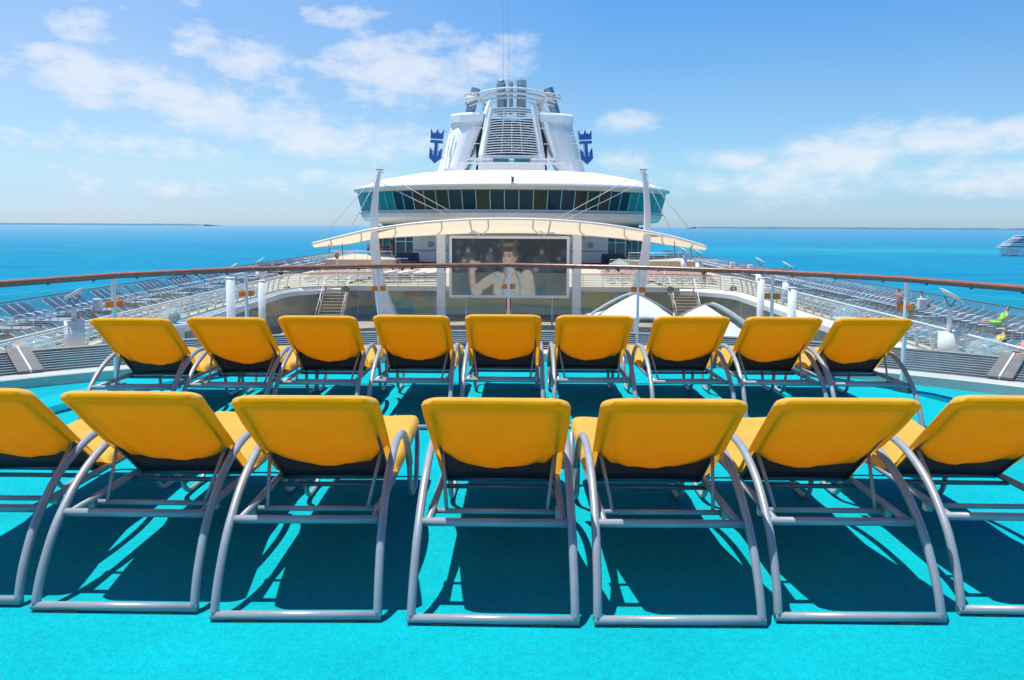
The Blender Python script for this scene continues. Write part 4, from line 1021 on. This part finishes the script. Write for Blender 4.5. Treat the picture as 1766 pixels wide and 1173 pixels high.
# exhaust pipes
def pipe(x0, y0, x1, y1, r, Yo=3.0, collar=False):
    def f(bm):
        a = Vector((X(x0), Yo, Z(y0))); b = Vector((X(x1), Yo, Z(y1)))
        tube(bm, [a, b], r, 20, caps=False); tube(bm, [b+(a-b).normalized()*.01, a], r*.88, 20)
        if collar: tube(bm, [a.lerp(b, .80), a.lerp(b, .84)], r*1.07, 20); tube(bm, [b, b+(b-a).normalized()*.5], r*.72, 16)
    return one('exhaust_pipe', f, M['pipe'], fn)
pipe(861.5, 200, 861.5, 144, .78, collar=True); pipe(896.5, 200, 896.5, 139, .84); pipe(878.5, 198, 878.5, 142, .33); pipe(870, 196, 870, 158, .22)
pipe(806, 203, 818.5, 155, .80, 2.0); pipe(957, 203, 942.5, 154, .82, 2.0)
pipe(815, 203, 803, 176, .45, 2.6)
# ring platforms round the pipes
for yy, rad, tw in ((158, 8.2, .18), (166, 8.8, .26), (173.5, 8.4, .16)):
    def f(bm):
        P = []
        for k in range(25):
            q = -1+2*k/24
            P.append(Vector((q*7.6, 1.0-3.6*math.sqrt(max(0, 1-q*q*.9))+2, Z(yy)-1.3*q*q)))
        tube(bm, P, tw, 6)
    one('ring_platform', f, M['mullion'] if False else M['offwhite'], fn)
for s in (-1, 1):
    one('side_platform', lambda bm: (tube(bm, [(s*5.6, -.8, Z(166)), (s*7.9, .2, Z(167)), (s*8.2, 3.4, Z(167))], .13, 6), tube(bm, [(s*5.6, -.8, Z(173)), (s*8.1, .2, Z(175)), (s*8.3, 3.4, Z(175))], .22, 6)), M['offwhite'], fn)
    one('truss', lambda bm: [bar(bm, (s*x0, 0.2, Z(y0)), (s*x1, 0.2, Z(y1)), .13) for x0, y0, x1, y1 in ((4.9, 176, 4.0, 200), (3.2, 176, 4.4, 200), (5.4, 176, 2.6, 198), (4.0, 178, 5.0, 196), (2.6, 180, 4.9, 186), (2.5, 190, 4.8, 194), (5.2, 174, 4.5, 203))], M['offwhite'], fn)
for x in (854, 869, 877, 888.5, 905): one('rail_post', lambda bm: bar(bm, (X(x), -1, Z(178)), (X(x), -1, Z(150)), .07), M['offwhite'], fn)
one('upper_rail', lambda bm: (bar(bm, (X(853), -1, Z(151)), (X(906), -1, Z(151)), .08), bar(bm, (X(853), -1, Z(147)), (X(906), -1, Z(147)), .06), box(bm, (0, 1, Z(193)), (6.6, 1.5, .5))), M['offwhite'], fn)
for s, base in ((1, 1), (-1, 1)):
    for i, yy in enumerate((228, 233, 239, 246, 252, 259, 275) if s > 0 else (228, 232)):
        xa = 978+i*3 if s > 0 else 782-i*2
        one('emblem_arm', lambda bm: bar(bm, (X(xa), -.2, Z(yy+4 if s > 0 else yy)), (X(1000) if s > 0 else X(765), -.6, Z(yy)), .16), M['white'], fn)
    for i in range(4):
        if s < 0: one('casing_ladder', lambda bm: bar(bm, (X(762+i*6), -1.4, Z(292)), (X(771+i*5), -.9, Z(238+i*3)), .07), M['grey_band'], fn)
def emblem(bm, grow, y0, y1, mi):
    crown = [(-1, 1.15), (-1.08, 2.35), (-.62, 1.72), (-.42, 1.98), (-.30, 1.72), (0, 2.35), (.30, 1.72), (.42, 1.98), (.62, 1.72), (1.08, 2.35), (1, 1.15)]
    anch = [(-1, .95), (-1, .62), (-.25, .62), (-.25, -1.02), (-.50, -.86), (-.52, -.45), (-1, 0.02), (-1, -1.25), (0, -1.95), (1, -1.25), (1, .02), (.52, -.45), (.50, -.86), (.25, -1.02), (.25, .62), (1, .62), (1, .95)]
    for P in (crown, anch):
        c = Vector((sum(p[0] for p in P)/len(P), sum(p[1] for p in P)/len(P)))
        # grow outline along vertex normals
        Q = []
        n = len(P); area = sum(P[i][0]*P[(i+1) % n][1]-P[(i+1) % n][0]*P[i][1] for i in range(n)); sg = 1 if area > 0 else -1
        for i in range(n):
            a = (Vector(P[i])-Vector(P[i-1])).normalized(); b = (Vector(P[(i+1) % n])-Vector(P[i])).normalized()
            nn_ = Vector((a.y+b.y, -(a.x+b.x)))*sg
            if nn_.length > 1e-3: nn_.normalize()
            Q.append(Vector(P[i])+nn_*grow)
        F0 = [bm.verts.new((q.x*1.15, y0, q.y*1.32)) for q in Q]; F1 = [bm.verts.new((q.x*1.15, y1, q.y*1.32)) for q in Q]
        try:
            bm.faces.new(F0).material_index = mi; bm.faces.new(list(reversed(F1))).material_index = mi
        except ValueError: pass
        for i in range(n): bm.faces.new((F0[i], F1[i], F1[(i+1) % n], F0[(i+1) % n])).material_index = mi
    bmesh.ops.recalc_face_normals(bm, faces=bm.faces)
for px, tilt, sh in ((752, .10, 1), (1006, -.10, -1)):
    er = empty('funnel_emblem', (X(px)+.1, FY-.9, 9+Z(259)), rz=R(28)*sh, label='blue crown over anchor emblem on the %s side of the funnel' % ('left' if px < 880 else 'right'), cat='emblem')
    er.rotation_euler = (0, R(6)*sh, R(-24)*sh)
    one('plate', lambda bm: emblem(bm, .09, -.02, .30, 0), M['logo_edge'], er); one('raised_face', lambda bm: emblem(bm, -.015, -.10, -.03, 0), M['blue_logo'], er)
for px in (866, 875.5):
    a = Vector((X(px), FY+4, 9+Z(152))); o = one('aerial_wire', lambda bm: tube(bm, [(0, 0, 0), (X(px-2)-X(px), 0, 24)], .028, 5), M['grey_band'], label='thin vertical aerial wire rising %s above the funnel' % ('on the left' if px < 870 else 'on the right'), cat='wire'); o.location = a

# ------------------------------------------------------------------ blue loungers in rows along the sides
def small_lounger(fabric, simple=False, up=.62):
    root = empty('deck_lounger')
    def sl(bm):
        P = [(0, .30), (.55, .34), (1.05, .33), (1.55, .33+up*.62), (1.9, .33+up)]
        A = [(bm.verts.new((x, -.27, z)), bm.verts.new((x, .27, z))) for x, z in P]
        B = [(bm.verts.new((x, -.27, z-.03)), bm.verts.new((x, .27, z-.03))) for x, z in P]
        for i in range(len(P)-1):
            bm.faces.new((A[i][0], A[i+1][0], A[i+1][1], A[i][1])); bm.faces.new((B[i][0], B[i][1], B[i+1][1], B[i+1][0]))
            bm.faces.new((A[i][0], B[i][0], B[i+1][0], A[i+1][0])); bm.faces.new((A[i][1], A[i+1][1], B[i+1][1], B[i][1]))
        bm.faces.new((A[0][0], A[0][1], B[0][1], B[0][0])); bm.faces.new((A[-1][0], B[-1][0], B[-1][1], A[-1][1]))
    one('sling', sl, fabric, root)
    def fr(bm):
        for s in (-1, 1):
            tube(bm, [(-.03, s*.30, .30), (.55, s*.30, .33), (1.05, s*.30, .30)], .014, 4)
            tube(bm, [(.25, s*.30, 0), (.25, s*.30, .31)], .02, 5); tube(bm, [(1.45, s*.30, 0), (1.25, s*.31, .42), (.95, s*.31, .55), (.65, s*.31, .50), (.5, s*.30, .34)], .020, 5)
        tube(bm, [(1.05, -.29, .30), (1.9, -.29, .31+up), (1.9, .29, .31+up), (1.05, .29, .30)], .012, 4)
    one('frame', fr, M['white'], root)
    return root
def row(proto, spots, label, group, rz):
    for i, (x, y, z, extra) in enumerate(spots):
        o = proto if i == 0 else copy_tree(proto)
        o.location = (x, y, z); o.rotation_euler = (0, 0, rz+extra); setp(o, label, 'sun lounger', group)
for s, nm in ((-1, 'left'), (1, 'right')):
    sp = []; y = 25.0; k = 0
    while y < 108:
        xin = 22.35 if y < 34 else 22.35+(y-34)*.0265
        sp.append((s*(xin+.10), y, ZP, random.uniform(-.03, .03))); k += 1; y += .74+(1.35 if k % 5 == 0 and s < 0 else (.9 if k % 12 == 0 else 0))
    row(small_lounger(M['blue_sling'], up=.62 if s < 0 else .40), sp, 'blue sling lounger in the long outer row along the %s side rail' % nm, 'blue loungers along the %s side rail' % nm, 0 if s > 0 else math.pi)
    sp = []; y = 27.0
    while y < 62:
        sp.append((s*(18.75+(.35 if y > 45 else .0)+(y-27)*.012), y, ZA, random.uniform(-.08, .08))); y += .78 if random.random() > .12 else 1.5
    row(small_lounger(M['teal_sling'], up=.45), sp, 'teal sling lounger in the lower inner row beside the %s white railing' % nm, 'teal loungers beside the %s white railing' % nm, 0 if s > 0 else math.pi)
    sp = []
    for jj, yy in enumerate((72.5, 76, 80, 84.5)):
        for ii in range(10):
            sp.append((s*(9.5+ii*1.05+.2*jj), yy, ZA, random.uniform(-.1, .1)))
    row(small_lounger(M['beige_sling'], up=.5), sp, 'beige lounger on the cream deck beyond the pool, %s of the screen' % nm, 'beige loungers beyond the pool on the %s' % nm, math.pi/2)

# ------------------------------------------------------------------ disc lamps, domes, boxes
def disc_lamp(px, pyd, py_base, Y, tilt, lab, dr=.95):
    top = at(px, pyd, Y); zb = ZA
    root = empty('disc_lamp', (top.x, Y, zb), label=lab, cat='lamp')
    H_ = top.z-zb
    one('pedestal', lambda bm: tube(bm, [(0, 0, 0), (0, 0, py_base)], .38, 16), M['white'], root)
    one('pole', lambda bm: tube(bm, [(0, 0, py_base), (0, 0, H_-.5)], [.11, .08], 8), M['white'], root)
    def f(bm):
        mt = Matrix.Translation((0, 0, H_)) @ Matrix.Rotation(R(tilt), 4, 'Y') @ Matrix.Rotation(R(8), 4, 'X')
        v0 = len(bm.verts)
        lathe(bm, [(.01, .05), (dr*.7, .04), (dr, 0), (dr*.7, -.05), (.01, -.06)], 24)
        bmesh.ops.transform(bm, matrix=mt, verts=bm.verts)
    one('reflector_disc', f, M['offwhite'], root)
    one('disc_stays', lambda bm: (tube(bm, [(0, 0, H_-.5), (.28, 0, H_-.1)], .03, 5), tube(bm, [(0, 0, H_-.5), (-.28, 0, H_-.05)], .03, 5)), M['steel_dark'], root)
disc_lamp(126, 507, 1.32, 32, -32, 'pole lamp with a tilted pale disc, nearest on the left', .50)
disc_lamp(1640, 508, 1.17, 31, 30, 'pole lamp with a tilted pale disc, nearest on the right', .52)
disc_lamp(400, 460, 1.3, 60, -32, 'pole lamp with a tilted disc behind the left part of the wooden rail', .55)
disc_lamp(448, 449, 1.3, 72, -32, 'pole lamp with a tilted disc near the left end of the canopy', .55)
disc_lamp(1360, 457, 1.3, 57, 28, 'pole lamp with a tilted disc, second on the right side', .55)
disc_lamp(1312, 449, 1.3, 68, 28, 'pole lamp with a tilted disc, third on the right side', .55)
disc_lamp(1206, 434, 1.3, 88, 28, 'pole lamp with a tilted disc just below the right canopy tip', .6)
disc_lamp(1180, 430, 1.3, 98, 28, 'pole lamp with a tilted disc right of the right mast', .6)
def dome(px, py, z, r_, lab, inner=True):
    p = gr(px, py, z)
    root = empty('clear_dome', (p.x, p.y, ZA), label=lab, cat='dome')
    hgt = z-ZA
    one('stand', lambda bm: (tube(bm, [(0, 0, 0), (0, 0, hgt-.12)], r_*.55, 14), tube(bm, [(0, 0, hgt-.12), (0, 0, hgt)], r_*.95, 18)), M['white'], root)
    one('dome_cover', lambda bm: lathe(bm, [(r_, hgt)]+[(r_*math.cos(R(t)), hgt+r_*.95*math.sin(R(t))) for t in range(10, 90, 10)]+[(.01, hgt+r_*.95)], 24), M['tank'], root)
    if inner: one('inner_ball', lambda bm: lathe(bm, [(.01, hgt+.02)]+[(r_*.35*math.sin(R(t)), hgt+.3*r_-r_*.35*math.cos(R(t))+.05) for t in range(10, 180, 20)], 12), M['grey'], root)
dome(301, 558, -2.1, .62, 'clear dome on a white stand behind the leftmost yellow backrests')
dome(64, 612, -2.6, .62, 'clear dome just above the slatted vent at the far left', False)
dome(1459, 548, -2.6, .62, 'clear dome behind the white bars right of the middle', False)
dome(1704, 617, -2.6, .68, 'clear dome just above the slatted vent at the far right', False)
for (px, py, Y, lab) in ((168, 524, 42.5, 'small white cabinet standing among the blue loungers on the left'), (1590, 524, 42.0, 'small white cabinet standing among the blue loungers on the right'), (1263, 457, 74, 'white box at the far right rail, left one of two'), (1294, 462, 69.5, 'white box at the far right rail, right one of two')):
    p = at(px, py, Y); p.x = math.copysign(min(24.2, abs(p.x)), p.x)
    cb_ = empty('white_cabinet', (p.x, Y, max(ZP, p.z-.3)), label=lab, cat='cabinet')
    bevel_mod(one('body', lambda bm: box(bm, (0, 0, .30), (.42, .3, .56)), M['white'], cb_), .03)
    one('door', lambda bm: box(bm, (0, -.16, .30), (.32, .02, .44)), M['offwhite'], cb_)
    one('plinth', lambda bm: box(bm, (0, 0, .01), (.45, .33, .03)), M['grey_band'], cb_)
# small floodlights on the fascia
for i, (px, py) in enumerate(((497, 499), (598, 499), (1263, 499), (1155, 500), (1400, 566))):
    p = at(px, py, 66 if py < 510 else 45)
    fl = empty('floodlight', p, label='small floodlight on the deck edge, %s' % ['beside the left curve', 'left of the left mast', 'at the right curve', 'right of the right mast', 'by the nearer right column'][i], cat='floodlight')
    one('head', lambda bm: tube(bm, [(0, -.35, .05), (0, -.05, 0)], [.30, .18], 12), M['rubber'] if i < 4 else M['white'], fl); one('yoke', lambda bm: bar(bm, (0, -.1, -.05), (0, .3, -.45), .08), M['white'], fl)

# life buoy on the left terrace
p = at(581, 441, 85)
lb = empty('life_buoy', p, label='red and white life buoy on its stand at the left terrace', cat='life buoy')
one('ring', lambda bm: tube(bm, [((.17*math.cos(2*math.pi*k/20)), 0, .25*math.sin(2*math.pi*k/20)) for k in range(20)], .075, 8, closed=True), M['funnel_red'], lb)
one('holder', lambda bm: (bar(bm, (0, .15, -1.6), (0, .15, .2), .12), box(bm, (0, .1, 0), (.3, .06, .9))), M['white'], lb)

# small blue tent roof behind the bridge
p = at(1068, 457, 80)
tt = empty('tent_roof', (p.x, 80, ZA), label='small pointed blue and green tent roof behind the rail right of the screen', cat='tent')
def f(bm):
    h0 = p.z-ZA; a = bm.verts.new((0, 0, h0+.65))
    Q = [bm.verts.new((x, y, h0-.05)) for x, y in ((-1.1, -1), (1.1, -1), (1.1, 1), (-1.1, 1))]
    for i in range(4): bm.faces.new((Q[i], Q[(i+1) % 4], a))
one('roof_cloth', f, M['plat'], tt)
one('edge_trim', lambda bm: [bar(bm, a, (0, -.02, p.z-ZA+.66), .05) for a in ((-1.12, -1.02, p.z-ZA-.04), (1.12, -1.02, p.z-ZA-.04))], M['green'], tt)
one('leg_frame', lambda bm: [bar(bm, (x, y, 0), (x, y, p.z-ZA-.05), .07) for x in (-1.05, 1.05) for y in (-.95, .95)], M['white'], tt)

# white covered furniture behind the bridge rail
for i, px in enumerate((668, 694, 722, 742)):
    p = gr(px, 485, ZA+.3); p.y = 73+i*.4
    fr_ = empty('stacked_loungers', (p.x*73/p.y if p.y else p.x, p.y, ZA), label='stack of white loungers behind the bridge rail, %s counting from the left mast' % ['first', 'second', 'third', 'fourth'][i], cat='lounger stack')
    fr_.location.x = at(px, 480, 73).x
    for q in range(3):
        one('stacked_seat', lambda bm: (box(bm, (0, 0, .35+q*.22), (1.2, 1.8, .06)), bar(bm, (-.5, -.4, .40+q*.22), (.5, .6, .62+q*.22), .6, .05)), M['white'], fr_)
    one('stand', lambda bm: [bar(bm, (x, y, 0), (x, y, .35), .05) for x in (-.5, .5) for y in (-.8, .8)], M['white'], fr_)

# ------------------------------------------------------------------ white shade sails
def sail(px, py, Y, wd, hgt, rz, lab):
    c = at(px, py, Y)
    root = empty('shade_sail', (c.x, Y, ZB), rz=rz, label=lab, cat='parasol'); zt = c.z-ZB
    def f(bm):
        n = 16; V = []
        for j in range(n+1):
            rw = []
            for i in range(n+1):
                u, v = -1+2*i/n, -1+2*j/n
                e = 1-.16*(1-u*u)*abs(v)**2; g_ = 1-.16*(1-v*v)*abs(u)**2
                z = -hgt*(1-(1-abs(u)**1.12)*(1-abs(v)**1.15))-.10*hgt*(abs(u)**3)
                rw.append(bm.verts.new((u*wd/2*g_, v*wd*.42*e, zt+z)))
            V.append(rw)
        for j in range(n):
            for i in range(n): bm.faces.new((V[j][i], V[j][i+1], V[j+1][i+1], V[j+1][i])).smooth = True
    o = one('membrane', f, M['sail'], root); s = o.modifiers.new('solid', 'SOLIDIFY'); s.thickness = .03
    def f(bm):
        n = 24
        for i in range(n):
            def P(t, d):
                u = -1+2*t; return Vector((u*wd/2, d, zt+.08-hgt*abs(u)**1.35))
            a, b, c_, d_ = P(i/n, .45), P((i+1)/n, .45), P((i+1)/n, .85), P(i/n, .85)
            bm.faces.new([bm.verts.new(q) for q in (a, b, c_, d_)])
    o = one('arched_band', f, M['grey_band'], root); s = o.modifiers.new('solid', 'SOLIDIFY'); s.thickness = .10
    one('centre_pole', lambda bm: tube(bm, [(0, 0, 0), (0, 0, zt-.05)], .09, 8), M['white'], root)
    for q in (-1, 1): one('corner_leg', lambda bm: tube(bm, [(q*wd*.47, 0, 0), (q*wd*.47, 0, zt-hgt*.9)], .05, 6), M['white'], root)
sail(1096, 508, 50, 5.5, 1.35, R(8), 'white shade sail with a grey arched band, right of the screen')
sail(1216, 526, 38, 6.6, 1.9, R(-42), 'larger white shade sail with a grey arched band, behind the right backrests')

for s in (-1, 1):
    setp(one('landing', lambda bm: box(bm, (s*19.6, 111, (ZA-2.85)/2+.01), (9.4, 19, -2.85-ZA)), M['cream_deck']), kind='structure')
    a0 = s*15.4; a1 = s*23.6
    railing('landing_railing', 'white railing on the raised landing at the far %s side of the ship' % ('left' if s < 0 else 'right'), [(a0, 101.8), (a1, 101.8)], -2.84, 1.1, 4, 1.6, M['white'], M['white'], post_w=.06)
# ------------------------------------------------------------------ people
def skin_body(name, joints, edges, m, parent, sub=1):
    me = bpy.data.meshes.new(name); me.from_pydata([j[:3] for j in joints], edges, []); o = bpy.data.objects.new(name, me); COL.objects.link(o)
    o.parent = parent; md = o.modifiers.new('skin', 'SKIN'); md.use_smooth_shade = True
    s = o.modifiers.new('sub', 'SUBSURF'); s.levels = sub; s.render_levels = sub
    for i, j in enumerate(joints):
        v = me.skin_vertices[0].data[i]; v.radius = (j[3], j[3] if len(j) < 5 else j[4]); v.use_root = (i == 0)
    me.materials.append(m); return o
def person(loc, rz, label, shirt, trousers, pose='stand', hair='hair', bare=False, group=None):
    root = empty('person', loc, rz, label=label, cat='person', group=group)
    if pose == 'stand':
        J = [(0, 0, .95, .14, .10), (0, 0, 1.18, .13, .09), (0, 0, 1.42, .15, .09), (0, 0, 1.53, .055), (0, -.01, 1.60, .06), (0, -.01, 1.70, .095, .10), (0, -.01, 1.77, .06),
             (.18, 0, 1.42, .055), (.24, .02, 1.15, .045), (.23, -.10, .92, .035), (.22, -.16, .84, .035),
             (-.18, 0, 1.42, .055), (-.25, .02, 1.15, .045), (-.24, -.06, .90, .035), (-.23, -.10, .82, .035),
             (.09, 0, .88, .09), (.10, -.02, .50, .065), (.11, .02, .10, .045), (.11, -.13, .03, .035),
             (-.09, 0, .88, .09), (-.11, .02, .50, .065), (-.12, .05, .10, .045), (-.12, -.10, .03, .035)]
    elif pose == 'sit':
        J = [(0, 0, .55, .15, .11), (0, .05, .78, .13, .10), (0, .10, 1.02, .15, .09), (0, .10, 1.12, .055), (0, .08, 1.20, .06), (0, .08, 1.29, .095, .10), (0, .08, 1.36, .06),
             (.18, .1, 1.0, .055), (.25, .0, .78, .045), (.18, -.20, .70, .035), (.16, -.28, .68, .035),
             (-.18, .1, 1.0, .055), (-.26, .0, .78, .045), (-.18, -.20, .70, .035), (-.16, -.28, .68, .035),
             (.09, -.05, .53, .09), (.14, -.45, .58, .065), (.12, -.85, .45, .045), (.12, -.98, .50, .035),
             (-.09, -.05, .53, .09), (-.14, -.45, .56, .065), (-.14, -.88, .44, .045), (-.14, -1.0, .50, .035)]
    else:   # lying back, head raised, feet towards -y
        J = [(0, 0, .46, .15, .11), (0, .16, .66, .13, .09), (0, .31, .88, .15, .09), (0, .36, .98, .055), (0, .38, 1.05, .06), (0, .41, 1.14, .09, .095), (0, .43, 1.21, .055),
             (.18, .29, .87, .055), (.27, .12, .66, .045), (.12, .02, .60, .035), (.05, -.03, .62, .035),
             (-.18, .29, .87, .055), (-.28, .12, .66, .045), (-.14, .02, .60, .035), (-.07, -.03, .62, .035),
             (.09, -.06, .45, .09), (.12, -.48, .46, .065), (.12, -.88, .42, .045), (.14, -.98, .50, .035),
             (-.09, -.06, .45, .09), (-.12, -.46, .52, .065), (-.12, -.86, .42, .045), (-.14, -.96, .50, .035)]
    E = [(0, 1), (1, 2), (2, 3), (3, 4), (4, 5), (5, 6), (2, 7), (7, 8), (8, 9), (9, 10), (2, 11), (11, 12), (12, 13), (13, 14), (0, 15), (15, 16), (16, 17), (17, 18), (0, 19), (19, 20), (20, 21), (21, 22)]
    skin_body('body', J, E, M['skin'], root, 1)
    g = 1.16
    if not bare:
        idx = [0, 1, 2, 7, 8, 11, 12]; sub = [tuple(J[i][:3])+tuple(r*g for r in J[i][3:]) for i in idx]
        sub[4] = tuple((Vector(J[7][:3]).lerp(Vector(J[8][:3]), .75)))+(.062,); sub[6] = tuple((Vector(J[11][:3]).lerp(Vector(J[12][:3]), .75)))+(.062,)
        skin_body('shirt', sub, [(0, 1), (1, 2), (2, 3), (3, 4), (2, 5), (5, 6)], M[shirt], root, 1)
    idx = [0, 15, 16, 19, 20] if pose != 'stand' or trousers == 'navyshort' else [0, 15, 16, 17, 19, 20, 21]
    sub = [tuple(J[i][:3])+tuple(r*g for r in J[i][3:]) for i in idx]
    ed = [(0, 1), (1, 2), (0, 3), (3, 4)] if len(idx) == 5 else [(0, 1), (1, 2), (2, 3), (0, 4), (4, 5), (5, 6)]
    skin_body('trousers' if len(idx) == 7 else 'shorts', sub, ed, M['navy' if trousers == 'navyshort' else trousers], root, 1)
    hd = Vector(J[5][:3]); tp = Vector(J[6][:3]); d = (tp-hd).normalized()
    skin_body('hair', [tuple(hd+d*.03+Vector((0, .035, 0)))+(.118,), tuple(tp+d*.02+Vector((0, .01, 0)))+(.105,)], [(0, 1)], M[hair], root, 1)
    return root
def pat(px, py, z): p = gr(px, py, z); return p
person((at(635, 440, 116).x, 116, -2.84), R(0), 'person in an orange shirt walking on the deck left of the left mast', 'orange', 'navyshort').scale = (1, 1, 1)
person((at(657.5, 440, 116).x, 116, -2.84), R(200), 'person in a dark red shirt just right of the left mast', 'red', 'grey')
person((at(668.5, 440, 117).x, 117, -2.84), R(170), 'person dressed in black beside the teal glass doors', 'black', 'black')
person((at(674.5, 441, 117).x, 117, -2.84), R(150), 'person in a pale orange top right of the one in black', 'orange', 'grey')
person((at(1213.5, 495, 69.9).x, 69.9, ZA), R(180), 'person in dark blue standing at the bridge rail right of the right mast', 'navy', 'navyshort')
def on_l(px, py, Y, z): p = at(px, py, Y); return (p.x, Y, z)
person((22.9, 45.8, ZP+.0), R(100), 'person in a pink top sitting up on a lounger behind the wooden rail', 'pinkcloth', 'grey', 'sit')
person((23.3, 44.0, ZP+.0), R(60), 'dark haired person in a white shirt sitting bent on a lounger', 'whitecloth', 'navy', 'sit')
person((23.0, 36.6, ZP+.05), R(-90), 'person in a bright green top lying on a blue lounger beside the right disc lamp', 'green', 'green', 'lie')
person((20.0, 30.5, ZA), R(-100), 'sunbather in a red and white top lying at the far right behind the white bars', 'pinkcloth', 'red', 'lie')
person((20.1, 32.2, ZA), R(-95), 'sunbather in yellow lying behind the white bars, below the person in green', 'yellowcloth', 'black', 'lie')
person((19.9, 29.0, ZA), R(-90), 'sunbather with bare back and white shorts, rightmost of the sunbathers', 'whitecloth', 'whitecloth', 'lie', bare=True)
person((-21.0, 71.5, ZA), R(20), 'distant sunbather in dark clothes on the left behind the wooden rail', 'black', 'navy', 'sit')

# ------------------------------------------------------------------ cruise ship at anchor
sh = empty('cruise_ship', (836, 1345, SEA), rz=R(-4), label='white cruise ship lying at anchor at the right edge of the view', cat='ship')
def hullf(bm):
    rows = []
    for x, hw, zt in ((0, .4, 13), (6, 5, 13), (16, 10, 13), (34, 14, 13), (240, 14, 13)):
        xb = x+ (8 if x == 0 else 6*(1-min(1, x/34)))
        rows.append([bm.verts.new((x, -hw, zt)), bm.verts.new((xb, -hw*.9, -1)), bm.verts.new((xb, hw*.9, -1)), bm.verts.new((x, hw, zt))])
    for i in range(4):
        for k in range(4): bm.faces.new((rows[i][k], rows[i][(k+1) % 4], rows[i+1][(k+1) % 4], rows[i+1][k]))
    bm.faces.new(rows[0]); bm.faces.new(rows[-1]); bmesh.ops.recalc_face_normals(bm, faces=bm.faces)
one('hull', hullf, M['hull'], sh)
def deckf(z, x0, h, hw):
    def f(bm): prism(bm, [(x0, -hw*.5), (x0+6, -hw), (235, -hw), (235, hw), (x0+6, hw), (x0, hw*.5)], z, z+h*.9)
    return f
for k in range(9):
    z = 13+k*2.45; x0 = 1+k*3.0+(3 if k > 4 else 0)
    one('deck_level', deckf(z, x0+1.6, 1.9, 13.4), M['ship_blue'] if k in (1, 4, 5, 6, 8) else M['hull'], sh)
    one('deck_edge', deckf(z+1.9, x0, .8, 14.0), M['white'], sh)
for z in (7.5, 10.3, 16.5):
    def f(bm):
        for k in range(60): 
            if random.random() < .85: box(bm, (14+k*3.3, -14.02 if k > 6 else -11.5-k*.36, z), (1.1, .25, 1.0))
    one('porthole_row', f, M['ship_blue'], sh)
one('waterline_stripe', lambda bm: prism(bm, [(9, -3), (20, -10), (40, -13.5), (235, -13.5), (235, 13), (9, 3)], -.5, 1.6), M['tint_glass'], sh)
